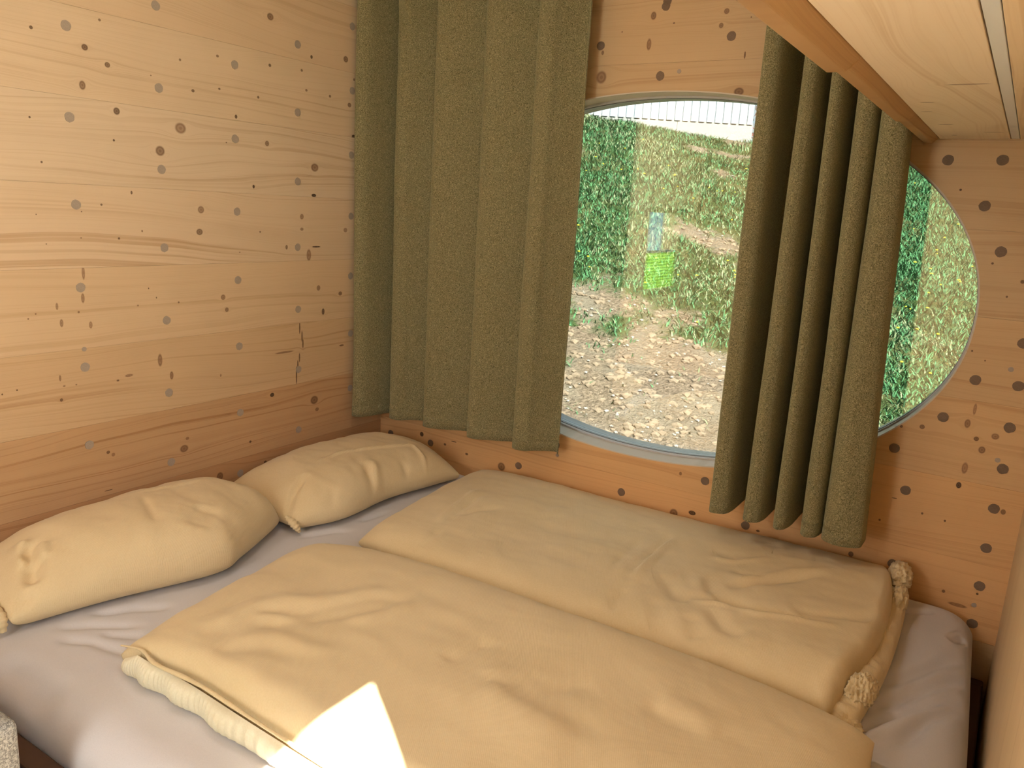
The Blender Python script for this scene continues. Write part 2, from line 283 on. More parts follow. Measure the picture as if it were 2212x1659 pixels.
FD_CREASES = [(0.012,0.01,[(1.284,-0.565),(1.28,-0.457),(1.272,-0.342),(1.278,-0.254)]),(-0.012,0.009,[(1.28,-0.588),(1.27,-0.471),(1.262,-0.349),(1.265,-0.252)]),(-0.006,0.01,[(1.226,-0.55),(1.214,-0.438),(1.203,-0.311)]),(0.009,0.01,[(1.431,-0.591),(1.488,-0.576),(1.527,-0.571),(1.579,-0.579),(1.607,-0.565),(1.678,-0.548),(1.75,-0.529)]),(-0.008,0.014,[(1.424,-0.571),(1.481,-0.555),(1.531,-0.541),(1.584,-0.551),(1.659,-0.532),(1.747,-0.509)]),(-0.01,0.014,[(1.486,-0.487),(1.532,-0.43),(1.585,-0.367),(1.667,-0.27)]),(0.007,0.014,[(1.482,-0.462),(1.524,-0.402),(1.589,-0.313),(1.662,-0.243)]),(-0.01,0.02,[(1.331,-0.505),(1.395,-0.571),(1.438,-0.608)]),(-0.01,0.02,[(1.423,-0.429),(1.466,-0.531),(1.516,-0.545),(1.569,-0.579)]),(-0.01,0.018,[(1.49,-0.601),(1.539,-0.667),(1.59,-0.679)]),(-0.006,0.02,[(1.363,-0.616),(1.45,-0.775)]),(-0.008,0.02,[(1.465,-0.654),(1.509,-0.728)]),(0.008,0.02,[(1.403,-0.436),(1.447,-0.528),(1.502,-0.565)]),(0.006,0.01,[(1.397,-0.331),(1.457,-0.326),(1.53,-0.254)]),(-0.006,0.012,[(1.468,-0.372),(1.504,-0.383),(1.55,-0.366)]),(-0.007,0.014,[(1.628,-0.507),(1.684,-0.503),(1.768,-0.461),(1.802,-0.384)]),(-0.006,0.012,[(0.805,-0.807),(0.783,-0.71),(0.764,-0.611)]),(-0.006,0.012,[(0.741,-0.52),(0.768,-0.444),(0.8,-0.378)]),(0.008,0.014,[(0.733,-0.597),(0.703,-0.463),(0.665,-0.281)]),(-0.007,0.012,[(0.751,-0.595),(0.723,-0.461),(0.698,-0.321)]),(-0.01,0.015,[(0.974,-0.833),(1.022,-0.859),(1.066,-0.886)]),(0.006,0.015,[(0.924,-0.375),(0.939,-0.256)]),(-0.005,0.012,[(1.29,-0.695),(1.292,-0.581)]),(0.006,0.012,[(1.76,-0.847),(1.76,-0.763)]),(-0.008,0.012,[(1.309,-0.721),(1.301,-0.61)])]
P2_CREASES = [(-0.01,0.012,[(0.383,-0.836),(0.312,-0.712),(0.285,-0.632)]),(0.005,0.006,[(0.246,-0.573),(0.251,-0.466),(0.295,-0.317),(0.333,-0.214),(0.399,-0.24),(0.498,-0.31)]),(-0.008,0.012,[(0.399,-0.718),(0.46,-0.781)]),(-0.009,0.014,[(0.379,-0.623),(0.479,-0.727),(0.529,-0.806)]),(-0.009,0.014,[(0.458,-0.666),(0.532,-0.756)]),(0.008,0.014,[(0.418,-0.646),(0.506,-0.742)]),(-0.009,0.014,[(0.34,-0.454),(0.418,-0.497),(0.496,-0.577)]),(0.008,0.014,[(0.341,-0.419),(0.441,-0.492),(0.522,-0.583)]),(-0.009,0.014,[(0.42,-0.464),(0.505,-0.541),(0.541,-0.593)]),(-0.007,0.012,[(0.389,-0.322),(0.483,-0.407)]),(-0.008,0.012,[(0.427,-0.58),(0.519,-0.666)]),(-0.008,0.012,[(0.593,-0.418),(0.579,-0.32)])]
P1_CREASES = [(-0.004,0.008,[(0.177,-1.086),(0.267,-1.12),(0.326,-1.142)]),(-0.016,0.018,[(0.182,-1.367),(0.244,-1.385),(0.298,-1.415)]),(-0.012,0.016,[(0.344,-1.475),(0.305,-1.424)]),(0.01,0.016,[(0.153,-1.364),(0.24,-1.405)]),(0.01,0.016,[(0.203,-1.349),(0.257,-1.374)]),(0.004,0.008,[(0.135,-1.099),(0.166,-0.987),(0.186,-0.878)]),(-0.008,0.012,[(0.477,-0.993),(0.53,-0.989)]),(-0.01,0.012,[(0.501,-0.973),(0.483,-0.936)]),(-0.006,0.03,[(0.389,-1.078),(0.328,-1.002)]),(-0.008,0.014,[(0.546,-1.117),(0.554,-1.057)])]
MT_CREASES = [(-0.006,0.014,[(1.81,-0.743),(1.857,-0.651),(1.926,-0.528),(1.987,-0.406)]),(0.006,0.014,[(1.819,-0.752),(1.866,-0.661),(1.931,-0.543),(1.99,-0.424)]),(-0.006,0.016,[(1.833,-0.633),(1.882,-0.523),(1.937,-0.418),(1.988,-0.312)]),(-0.005,0.014,[(1.837,-0.517),(1.891,-0.41),(1.97,-0.249)]),(-0.007,0.014,[(1.887,-0.721),(1.93,-0.576),(1.99,-0.429)]),(-0.004,0.01,[(1.829,-0.13),(1.895,-0.078)]),(-0.005,0.01,[(1.938,-0.204),(1.968,-0.134)]),(-0.003,0.012,[(0.351,-1.405),(0.404,-1.349),(0.489,-1.281)]),(-0.004,0.012,[(0.351,-1.334),(0.401,-1.256),(0.463,-1.198)]),(-0.003,0.012,[(0.444,-1.359),(0.527,-1.306)]),(-0.003,0.012,[(0.574,-1.365),(0.463,-1.387),(0.398,-1.427)]),(-0.003,0.01,[(0.387,-0.769),(0.429,-0.671),(0.468,-0.638)]),(-0.003,0.01,[(0.431,-0.581),(0.453,-0.444)]),(-0.004,0.012,[(0.411,-0.057),(0.487,-0.053)]),(-0.006,0.03,[(0.374,-1.522),(0.478,-1.521),(0.608,-1.531)])]
# ------------------------------------------------------------------ measurements (metres): corner of the two walls is x=0, y=0; floor z=0
U = 0.2; Z0 = 0.554
def zu(z): return z*U + Z0
RX = 10.17*U          # partition at the foot of the bed
RY = -15.0*U          # rear wall
CZ = 2.35             # ceiling
MT = 0.458            # top of the mattress

L_ROWS = [zu(k+0.08) for k in range(-3, 9)]
B_ROWS = [zu(0.13+1.008*k) for k in range(-3, 9)]
dowel_mat = plain('beech_dowel_end_grain', (0.40, 0.315, 0.24), 0.7, 0.2, var=0.18, scale=260)
pale_wood = pine('pale_ring_wood', 0, 2, seed=2.2, base=(0.62, 0.53, 0.42), late=(0.52, 0.42, 0.31))
pine_plain = pine('spruce_plain', 1, 2, seed=11.0)
pine_rear = pine('spruce_rear', 0, 2, seed=17.0)

dowel_dark = plain('beech_dowel_darkened', (0.205, 0.135, 0.088), 0.7, 0.2, var=0.25, scale=260)
def dowel_mesh(name, r, seed, mat=None):
    rnd = random.Random(seed); bm = bmesh.new()
    n = 16; top = []; bot = []
    for k in range(n):
        a = 2*math.pi*k/n; rr = r*(1+rnd.uniform(-0.05, 0.05))
        top.append(bm.verts.new((rr*math.cos(a), rr*math.sin(a), 0.0))); bot.append(bm.verts.new((rr*math.cos(a), rr*math.sin(a), -0.012)))
    bm.faces.new(top); bm.faces.new(list(reversed(bot)))
    for k in range(n): bm.faces.new((top[k], bot[k], bot[(k+1) % n], top[(k+1) % n]))
    me = bm_mesh(name, bm); me.materials.append(mat or dowel_mat); return me
DOWELS = [dowel_mesh('dowel', 0.0118, s) for s in range(4)]
DOWELS_B = [dowel_mesh('dowel', 0.0125, s+10, dowel_dark) for s in range(4)]
PEG = dowel_mesh('dowel', 0.0060, 31)

# ---- left wall: spruce boards 20 cm high, dowelled
wl = boxes('wall_left', [(-0.16, -0.021, -2.1, 0.16, 0, CZ), (-0.16, -0.001, RY-0.16, -2.74, 0, CZ), (-0.16, -0.001, -2.74, -2.14, 0, zu(1.64)),
                         (-0.16, -0.001, -2.74, -2.14, zu(4.34), CZ), (-0.16, -0.001, -2.14, -2.1, 0, CZ)], pine_plain)
tag(wl, 'left wall of dowelled spruce boards behind the pillows', kind='structure')
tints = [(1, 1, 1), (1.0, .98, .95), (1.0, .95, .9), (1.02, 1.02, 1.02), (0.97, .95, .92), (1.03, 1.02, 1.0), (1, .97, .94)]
for k in range(len(L_ROWS)-1):
    z0, z1 = L_ROWS[k], min(L_ROWS[k+1], CZ)
    if z0 >= CZ or z1 <= 0: continue
    z0 = max(z0, 0.0)
    ks = [q for q in L_KNOTS if z0 <= q[1] < z1]
    ks = sorted(ks, key=lambda q: -q[2]*q[3])[:24]
    crk = []
    for c in L_CRACKS:
        for (a, b) in zip(c[:-1], c[1:]):
            mz = (a[1]+b[1])/2
            if z0 <= mz < z1: crk.append(((a[0]+b[0])/2, mz, 0.0030, abs(a[1]-b[1])*0.62+0.002, 0.55))
    tl_ = {2: (.78, .62, .50), 3: (.84, .69, .56), 4: (1.0, .93, .86), 5: (1.02, .98, .95)}.get(k, (1.06, 1.08, 1.13))  # lower boards are redder heartwood; the wall's light falloff is tinted in too
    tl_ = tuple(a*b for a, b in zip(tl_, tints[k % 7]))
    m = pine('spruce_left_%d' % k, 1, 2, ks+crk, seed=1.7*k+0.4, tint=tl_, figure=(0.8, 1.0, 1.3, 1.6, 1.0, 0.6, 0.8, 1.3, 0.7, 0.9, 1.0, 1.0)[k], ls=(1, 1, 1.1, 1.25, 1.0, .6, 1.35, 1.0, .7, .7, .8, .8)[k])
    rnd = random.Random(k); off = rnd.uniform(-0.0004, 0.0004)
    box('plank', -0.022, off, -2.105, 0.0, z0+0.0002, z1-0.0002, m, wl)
for i, (y, z) in enumerate(L_DOWELS):
    o = link('dowel', DOWELS[i % 4], parent=wl, loc=(0.0008, y, z)); o.rotation_euler = (math.pi/2, 0, math.pi/2)
for (y, z) in L_PEGS:
    o = link('dowel', PEG, parent=wl, loc=(0.0008, y, z)); o.rotation_euler = (math.pi/2, 0, math.pi/2)

# ---- back wall with the oval opening
EC = (5.049*U, zu(3.144)); EA, EB, EN = 4.282*U, 2.668*U, 2.105
def oval(k, n, ds=0.0):
    a = 2*math.pi*k/n; c, s = math.cos(a), math.sin(a)
    return (EC[0]+(EA+ds)*math.copysign(abs(c)**(2/EN), c), EC[1]+(EB+ds)*math.copysign(abs(s)**(2/EN), s))
def oval_prism(name, n, ds, y0, y1):
    bm = bmesh.new()
    a = [bm.verts.new((oval(k, n, ds)[0], y0, oval(k, n, ds)[1])) for k in range(n)]
    b = [bm.verts.new((oval(k, n, ds)[0], y1, oval(k, n, ds)[1])) for k in range(n)]
    bm.faces.new(a); bm.faces.new(list(reversed(b)))
    for k in range(n): bm.faces.new((a[k], b[k], b[(k+1) % n], a[(k+1) % n]))
    return bm_mesh(name, bm)
cutter = bpy.data.objects.new('cutter', oval_prism('cutter', 128, 0.0, -0.1, 0.3)); COL.objects.link(cutter)
def cut(o):
    md = o.modifiers.new('b', 'BOOLEAN'); md.operation = 'DIFFERENCE'; md.object = cutter; md.solver = 'EXACT'
    dg = bpy.context.evaluated_depsgraph_get(); me = bpy.data.meshes.new_from_object(o.evaluated_get(dg))
    old = o.data; o.modifiers.clear(); o.data = me
wb = box('wall_back', -0.16, RX+0.6, 0.021, 0.16, 0, CZ, pine_rear); cut(wb)
tag(wb, 'back wall of dowelled spruce boards with an oval window', kind='structure')
for k in range(len(B_ROWS)-1):
    z0, z1 = max(B_ROWS[k], 0.0), min(B_ROWS[k+1], CZ)
    if z0 >= CZ or z1 <= z0: continue
    ks = sorted([q for q in B_KNOTS if z0 <= q[1] < z1], key=lambda q: -q[2]*q[3])[:24]
    tb_ = {2: (1.15, .94, .70), 3: (1.12, .93, .70), 4: (1.06, .93, .76), 5: (1.0, .91, .78)}.get(k, (.95, .90, .82))  # warm bounced light low on the wall tinted into the lower boards
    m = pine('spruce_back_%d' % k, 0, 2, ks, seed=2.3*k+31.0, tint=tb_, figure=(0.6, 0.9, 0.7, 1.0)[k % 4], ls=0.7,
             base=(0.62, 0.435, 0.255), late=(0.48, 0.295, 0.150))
    rnd = random.Random(k+50); off = rnd.uniform(-0.0004, 0.0004)
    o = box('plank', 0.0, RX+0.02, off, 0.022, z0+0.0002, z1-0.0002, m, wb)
    if z0 < EC[1]+EB and z1 > EC[1]-EB: cut(o)
for i, (x, z) in enumerate(B_DOWELS):
    o = link('dowel', DOWELS_B[i % 4], parent=wb, loc=(x, -0.0008, z)); o.rotation_euler = (math.pi/2, 0, 0)
for (x, z) in B_PEGS:
    o = link('dowel', PEG, parent=wb, loc=(x, -0.0008, z)); o.rotation_euler = (math.pi/2, 0, 0)
bpy.data.objects.remove(cutter)

# ---- the oval window: wooden liner, aluminium ring, rubber gasket, two panes
def oval_ring(name, n, d0, d1, y0, y1, mat, parent):
    """ring between the oval grown by d0 (inside) and d1 (outside), from y0 to y1"""
    bm = bmesh.new(); R = []
    for (d, y) in ((d0, y0), (d1, y0), (d1, y1), (d0, y1)):
        R.append([bm.verts.new((oval(k, n, d)[0], y, oval(k, n, d)[1])) for k in range(n)])
    for j in range(4):
        A, B = R[j], R[(j+1) % 4]
        for k in range(n): bm.faces.new((A[k], A[(k+1) % n], B[(k+1) % n], B[k]))
    return link(name, bm_mesh(name, bm, smooth=False), mat, parent)
win = empty('window_1', (EC[0], 0.0, EC[1])); tag(win, 'large oval window with a pale rim behind the curtains', kind='structure')
def under(parent, o):
    o.parent = parent; o.matrix_parent_inverse = Matrix.Translation(-Vector(parent.location)); return o
ring_grey = plain('grey_white_rim', (0.56, 0.52, 0.50), 0.5, 0.4, var=0.08, scale=120)
gasket_m = plain('rubber_gasket', (0.120, 0.112, 0.115), 0.35, 0.5)
alu = plain('window_aluminium', (0.50, 0.50, 0.52), 0.4, 0.5)
glass = glass_mat('insulating_glass', 0.13)
under(win, oval_ring('window_liner', 160, -0.0035, 0.0, 0.0005, 0.0755, pale_wood, None))
under(win, oval_ring('window_rim', 160, -0.008, 0.012, 0.076, 0.090, ring_grey, None))
under(win, oval_ring('gasket', 160, -0.0095, 0.012, 0.0905, 0.1035, gasket_m, None))
under(win, oval_ring('spacer', 160, -0.007, 0.012, 0.108, 0.120, alu, None))
under(win, oval_ring('outer_frame', 160, -0.006, 0.03, 0.1245, 0.165, gasket_m, None))
for y in (0.104, 0.120):
    under(win, link('pane', oval_prism('pane', 128, 0.011, y, y+0.004), glass))

# ---- partition at the foot of the bed (right wall), door opening behind the camera's side
pine_part = pine('spruce_partition', 2, 1, seed=41.0, base=(0.72, 0.52, 0.31), late=(0.60, 0.40, 0.21), figure=0.5)
DY0, DY1, DZ = -9.62*U, -12.8*U, zu(5.68*math.tan(SUN_E)) + 0.09/0.812*math.tan(SUN_E)
wr = boxes('wall_right', [(RX, RX+0.09, DY0, 0.021, 0.0, CZ), (RX, RX+0.09, RY-0.16, DY1, 0, CZ), (RX, RX+0.09, DY1, DY0, DZ, CZ)], pine_part)
tag(wr, 'light spruce partition standing at the foot of the bed', kind='structure')
# ---- rear wall with a glazed door added for its light
wrear = boxes('wall_rear', [(-0.16, 0.80, RY-0.16, RY, 0, CZ), (1.30, RX+0.2, RY-0.16, RY, 0, CZ), (0.80, 1.30, RY-0.16, RY, 2.0, CZ)], pine_rear)
tag(wrear, 'spruce wall behind the camera with a glazed door added for light', kind='structure')
fl = box('floor', -0.16, RX+0.6, RY-0.16, 0.16, -0.05, 0.0, pine('floor_boards', 1, 0, seed=55.0, base=(0.58, 0.45, 0.31), late=(0.46, 0.33, 0.21)))
tag(fl, 'wooden board floor in front of the bed', kind='structure')
cl = box('ceiling', -0.16, RX+0.09, RY-1.1, 0.16, CZ, CZ+0.06, pine('spruce_ceiling', 1, 0, seed=61.0)); tag(cl, 'spruce ceiling above the bed', kind='structure')  # rear overhang added to keep the sun out of the rear door

# unseen glazed door added in the rear wall for light, and glazed door in the right wall
frame_w = plain('door_frame_wood', (0.55, 0.37, 0.2), 0.5, 0.3, var=0.1)
clear = glass_mat('door_glass', 0.04, (0.97, 0.98, 0.97))
d1 = boxes('added_rear_door', [(0.80, 0.83, RY-0.08, RY-0.02, 0, 2.0), (1.27, 1.30, RY-0.08, RY-0.02, 0, 2.0), (0.83, 1.27, RY-0.08, RY-0.02, 1.95, 2.0), (0.83, 1.27, RY-0.08, RY-0.02, 0, 0.12)], frame_w)
tag(d1, 'unseen glazed wooden door added in the rear wall for light', kind='structure')
box('pane', 0.83, 1.27, RY-0.052, RY-0.047, 0.12, 1.95, clear, d1)

# ---- small window in the left wall behind the camera, lime pleated blind on its lower half
w2 = empty('window_2', (0, -2.44, zu(3.0))); tag(w2, 'small window in the left wall with a lime blind, seen mirrored', kind='structure')
def w2b(n, *a, **k): return under(w2, box(n, *a, **k))
WY0, WY1, WZ0, WZ1 = -2.74, -2.14, zu(1.64), zu(4.34)
under(w2, boxes('window_frame', [(-0.10, -0.03, WY0, WY0+0.03, WZ0, WZ1), (-0.10, -0.03, WY1-0.03, WY1, WZ0, WZ1), (-0.10, -0.03, WY0, WY1, WZ0, WZ0+0.03), (-0.10, -0.03, WY0, WY1, WZ1-0.03, WZ1)], frame_w))
w2b('pane', -0.072, -0.067, WY0+0.03, WY1-0.03, WZ0+0.03, WZ1-0.03, clear)
lime = NT('lime_pleated_fabric'); lime.set(0.8, 0.1); lime.color((0.50, 0.74, 0.14))
tl = lime.n('ShaderNodeBsdfTranslucent'); tl.inputs[0].default_value = (0.55, 0.85, 0.14, 1)
mx = lime.n('ShaderNodeMixShader'); mx.inputs[0].default_value = 0.6
lime.l(lime.b.outputs[0], mx.inputs[1]); lime.l(tl.outputs[0], mx.inputs[2]); lime.l(mx.outputs[0], lime.o.inputs[0])
v, f = [], []; n = 24; zb, zt = WZ0+0.035, zu(2.95)
for k in range(n+1):
    z = zb+(zt-zb)*k/n; x = -0.050 + (0.010 if k % 2 else 0.0)
    v += [(x, WY0+0.02, z), (x, WY1-0.02, z)]
    if k: f.append((2*k-2, 2*k-1, 2*k+1, 2*k))
under(w2, link('pleated_blind', mesh_py('pleated_blind', v, f), lime.m))
w2b('blind_rail', -0.056, -0.034, WY0+0.02, WY1-0.02, zt, zt+0.014, plain('blind_rail_grey', (0.35, 0.36, 0.36), 0.4, 0.5))

# ------------------------------------------------------------------ bed
dark_wood = pine('dark_stained_wood', 0, 2, seed=5.0, base=(0.085, 0.042, 0.026), late=(0.05, 0.024, 0.016))
bed = empty('bed_frame', (1.0, -0.8, 0.0)); tag(bed, 'dark stained wooden bed frame under the mattress', 'bed frame')
def bedb(n, *a, **k): return under(bed, box(n, *a, **k))
bedb('side_board', 0.004, 2.025, -1.612, -1.572, 0.10, 0.388, dark_wood, bevel=0.004)
bedb('side_board', 0.004, 2.025, -0.045, -0.012, 0.10, 0.285, dark_wood, bevel=0.004)
bedb('end_board', 1.985, 2.025, -1.558, -0.047, 0.10, 0.285, dark_wood, bevel=0.004)
bedb('end_board', 0.004, 0.040, -1.558, -0.047, 0.10, 0.285, dark_wood, bevel=0.004)
for k in range(12):
    x = 0.075+0.16*k; bedb('slat', x, x+0.10, -1.558, -0.047, 0.268, 0.286, dark_wood)
for x, y in ((0.03, -1.56), (1.93, -1.56), (0.03, -0.1), (1.93, -0.1)): bedb('leg', x, x+0.06, y, y+0.06, 0.0, 0.10, dark_wood)

# ---- generic soft slab: four edge curves (head, front, foot, back), inflated, with creases
def soft(name, head, front, foot, back, zb, H, wid, rim, nu, nv, mat, parent=None, cre=(), ck=1.0, nz=(0.004, 4.0, 9.0, 1), Hf=None, post=None, solid_under=True):
    """head: s=0 edge running from front to back; foot: s=1 edge; front: t=0; back: t=1 (all lists of (x, y)).
    wid = falloff widths (head, foot, front, back) as fractions of s and t."""
    hd, ft = catmull(head, nv), catmull(foot, nv); fr, bk = catmull(front, nu), catmull(back, nu)
    def space(n):   # denser near the ends
        a = np.linspace(0, 1, n); return 0.5-0.5*np.cos(np.pi*a)*(0.55)-0.5*(1-2*a)*(0.45)
    S, T = space(nu), space(nv)
    def at(c, q): x = np.linspace(0, 1, len(c)); return np.stack([np.interp(q, x, c[:, 0]), np.interp(q, x, c[:, 1])], -1)
    F, B, Hd, Ft = at(fr, S), at(bk, S), at(hd, T), at(ft, T)
    s, t = np.meshgrid(S, T, indexing='ij'); s3, t3 = s[..., None], t[..., None]
    P = (1-t3)*F[:, None]+t3*B[:, None]+(1-s3)*Hd[None]+s3*Ft[None]
    P -= (1-s3)*(1-t3)*F[0]+(1-s3)*t3*B[0]+s3*(1-t3)*F[-1]+s3*t3*B[-1]
    X, Y = P[..., 0], P[..., 1]
    def prof(d, w, e=2.2): d = np.clip(d/w, 0, 1); return (1-(1-d)**e)**(1/e)
    p = prof(s, wid[0])*prof(1-s, wid[1])*prof(t, wid[2])*prof(1-t, wid[3])
    hh = H*np.ones_like(s) if Hf is None else H*Hf(s, t)
    wr = vnoise(X, Y, nz[1], nz[2], nz[3])*nz[0] + vnoise(X, Y, nz[2]*1.6, nz[1]*3.5, nz[3]+3)*nz[0]*0.4
    Zt = zb+rim*hh + (1-rim)*hh*p + (wr+creases(X, Y, cre, ck))*np.clip(p*1.4, 0, 1)
    Zb = zb+rim*hh*(1-prof(np.minimum(np.minimum(s/wid[0], (1-s)/wid[1]), np.minimum(t/wid[2], (1-t)/wid[3])), 0.5))
    if post: X, Y, Zt, Zb = post(s, t, X, Y, Zt, Zb)
    V = np.concatenate([np.stack([X, Y, Zt], -1).reshape(-1, 3), np.stack([X, Y, Zb], -1).reshape(-1, 3)])
    idx = np.arange(nu*nv).reshape(nu, nv); a = idx[:-1, :-1].ravel(); b = idx[1:, :-1].ravel(); c = idx[1:, 1:].ravel(); d = idx[:-1, 1:].ravel()
    o_ = nu*nv
    faces = np.concatenate([np.stack([a, b, c, d], -1), np.stack([a, d, c, b], -1)+o_])
    me = mesh_py(name, V.tolist(), faces.tolist())
    bm = bmesh.new(); bm.from_mesh(me)
    bmesh.ops.remove_doubles(bm, verts=bm.verts, dist=1e-5)
    # close rim where top and bottom edges do not coincide
    be = [e for e in bm.edges if e.is_boundary]
    if be: bmesh.ops.bridge_loops(bm, edges=be) if False else None
    bmesh.ops.recalc_face_normals(bm, faces=bm.faces); bm.to_mesh(me); bm.free()
    me.polygons.foreach_set('use_smooth', [True]*len(me.polygons))
    return link(name, me, mat, parent)

sheet_m = fabric('white_cotton_sheet', (0.60, 0.565, 0.56), (0.64, 0.605, 0.60), 500, 0.10, sheen=0.1)
yellow_m = fabric('pastel_yellow_cotton', (0.69, 0.535, 0.305), (0.73, 0.575, 0.345), 300, 0.14, weave=1900.0, sheen=0.15)
lining_m = fabric('pale_lining', (0.74, 0.66, 0.47), (0.80, 0.72, 0.54), 300, 0.2, sheen=0.1)

mat_e = empty('mattress', (1.0, -0.78, 0.286)); tag(mat_e, 'mattress in a white fitted sheet filling the bed nook', 'mattress')
def mpost(s, t, X, Y, Zt, Zb): return X, Y, Zt, np.minimum(Zb, Zt)
o = soft('fitted_sheet', [(0.006, -1.565), (0.006, -0.8), (0.006, -0.006)], [(0.006, -1.565), (1.0, -1.567), (2.004, -1.560)],
         [(2.004, -1.560), (2.012, -0.8), (1.985, -0.008)], [(0.006, -0.006), (1.0, -0.006), (1.985, -0.008)], 0.2875, MT-0.2875, (0.03, 0.045, 0.055, 0.03), 0.55, 280, 210, sheet_m,
         cre=MT_CREASES, ck=2.6, nz=(0.0014, 5, 8, 2))
under(mat_e, o)

# ---- pillows (40 x 80 cm, lying against the left wall)
def pillow(name, label, outline, H, cre, seed, tiltx=0.35, group='pillows'):
    head, front, foot, back = outline
    def Hf(s, t): return 0.80+0.34*np.sin(np.pi*np.clip(s*1.02, 0, 1))**0.8*(0.6+0.4*t)
    e = empty(name, (front[0][0], (front[0][1]+front[-1][1])/2, MT)); tag(e, label, 'pillow', group)
    o = soft('pillowcase', head, front, foot, back, MT+0.002, H, (0.30, 0.26, 0.42, 0.55), 0.30, 130, 90, yellow_m, cre=cre, ck=1.5, nz=(0.006, 5, 7, seed), Hf=Hf)
    under(e, o); return e
p1 = pillow('pillow', 'pale yellow pillow nearest the grey seat, leaning on the left wall',
   ([(0.325, -1.475), (0.18, -1.46), (0.03, -1.44)], [(0.325, -1.475), (0.372, -1.28), (0.445, -1.06), (0.42, -0.97), (0.35, -0.82), (0.318, -0.768)],
    [(0.318, -0.768), (0.18, -0.765), (0.03, -0.785)], [(0.03, -1.44), (0.02, -1.1), (0.03, -0.785)]), 0.150, P1_CREASES, 3)
p2 = pillow('pillow', 'pale yellow pillow in the corner beneath the left curtain',
   ([(0.372, -0.762), (0.2, -0.757), (0.03, -0.735)], [(0.372, -0.762), (0.43, -0.62), (0.42, -0.42), (0.445, -0.25), (0.465, -0.125)],
    [(0.465, -0.125), (0.25, -0.045), (0.03, -0.03)], [(0.03, -0.735), (0.02, -0.4), (0.03, -0.03)]), 0.135, P2_CREASES, 5)
# open flap ends of the pillowcases
def flap(parent, pts, r, mat):
    """short rolled hem following a polyline"""
    c = catmull(pts, 24); v, f = [], []; n = 10
    for i, p in enumerate(c):
        d = c[min(i+1, 23)]-c[max(i-1, 0)]; d /= np.linalg.norm(d)+1e-9
        a = np.cross(d, (0, 0, 1.0)); a /= np.linalg.norm(a)+1e-9; b = np.cross(a, d)
        rr = r*(0.35+0.65*math.sin(math.pi*min(max(i/23, 0.03), 0.97)))*(1+0.15*math.sin(i*1.7))
        for k in range(n):
            q = p+rr*(math.cos(2*math.pi*k/n)*a*1.0+math.sin(2*math.pi*k/n)*b*0.8); v.append(tuple(q))
        if i:
            for k in range(n): f.append(((i-1)*n+k, (i-1)*n+(k+1) % n, i*n+(k+1) % n, i*n+k))
    o = link('rolled_hem', mesh_py('rolled_hem', v, f, True), mat); return under(parent, o)
flap(p2, [(0.385, -0.755, MT+0.012), (0.375, -0.765, MT+0.035), (0.345, -0.768, MT+0.05)], 0.013, yellow_m)
flap(p1, [(0.315, -1.485, MT+0.012), (0.30, -1.485, MT+0.04), (0.25, -1.48, MT+0.055)], 0.014, yellow_m)

# ---- duvets, folded in half lengthwise
fd = empty('duvet', (1.15, -0.4, MT)); tag(fd, 'pastel yellow folded duvet lying along the back wall', 'duvet', 'folded duvets')
def fHf(s, t): return 0.80+0.22*s+0.14*np.clip(s*3-2, 0, 1)+0.04*np.sin(3*s*np.pi)
o = soft('folded_cover', [(0.575, -0.725), (0.535, -0.5), (0.50, -0.25), (0.482, -0.014)], [(0.575, -0.725), (0.75, -0.752), (1.1, -0.755), (1.5, -0.76), (1.775, -0.775)],
         [(1.775, -0.775), (1.815, -0.5), (1.812, -0.25), (1.780, -0.03)], [(0.482, -0.014), (0.9, -0.010), (1.4, -0.010), (1.780, -0.03)],
         MT+0.002, 0.092, (0.16, 0.028, 0.15, 0.38), 0.34, 230, 130, yellow_m, cre=FD_CREASES, ck=0.9, nz=(0.005, 3.5, 8, 7), Hf=fHf)
under(fd, o)
o = soft('lower_fold', [(1.55, -0.755), (1.55, -0.4), (1.55, -0.03)], [(1.55, -0.755), (1.70, -0.76), (1.822, -0.745)],
         [(1.822, -0.745), (1.842, -0.5), (1.838, -0.2), (1.812, -0.02)], [(1.55, -0.03), (1.70, -0.02), (1.812, -0.02)],
         MT+0.002, 0.056, (0.05, 0.13, 0.10, 0.10), 0.40, 60, 110, yellow_m, nz=(0.012, 6, 15, 9))
under(fd, o)
def crumple(parent, c, size, rz, seed, mat, amp=0.35, freq=2.2):
    """bunched end of cloth: an ellipsoid pushed into sharp folds"""
    bm = bmesh.new(); bmesh.ops.create_icosphere(bm, subdivisions=5, radius=1.0)
    for v in bm.verts:
        d = v.co.normalized()
        n = mnoise.ridged_multi_fractal((d.x*freq+seed, d.y*freq*1.3, d.z*freq*0.7), 0.9, 2.1, 3, 1.0, 2.0)
        s = 1-amp+amp*0.75*n; v.co = Vector((d.x*size[0]*s, d.y*size[1]*s, d.z*size[2]*s))
    bm.transform(Matrix.Translation(c) @ Matrix.Rotation(rz, 4, 'Z'))
    return under(parent, link('bunched_end', bm_mesh('bunched_end', bm, smooth=True), mat))
crumple(fd, (1.805, -0.085, MT+0.070), (0.030, 0.062, 0.034), 0.1, 1.0, yellow_m)
crumple(fd, (1.818, -0.180, MT+0.046), (0.022, 0.060, 0.036), 0.0, 4.0, yellow_m, 0.3)
crumple(fd, (1.812, -0.660, MT+0.052), (0.026, 0.046, 0.036), -0.35, 7.0, yellow_m, 0.45, 2.6)
crumple(fd, (1.795, -0.745, MT+0.022), (0.042, 0.036, 0.022), -0.5, 9.0, yellow_m, 0.4, 2.4)

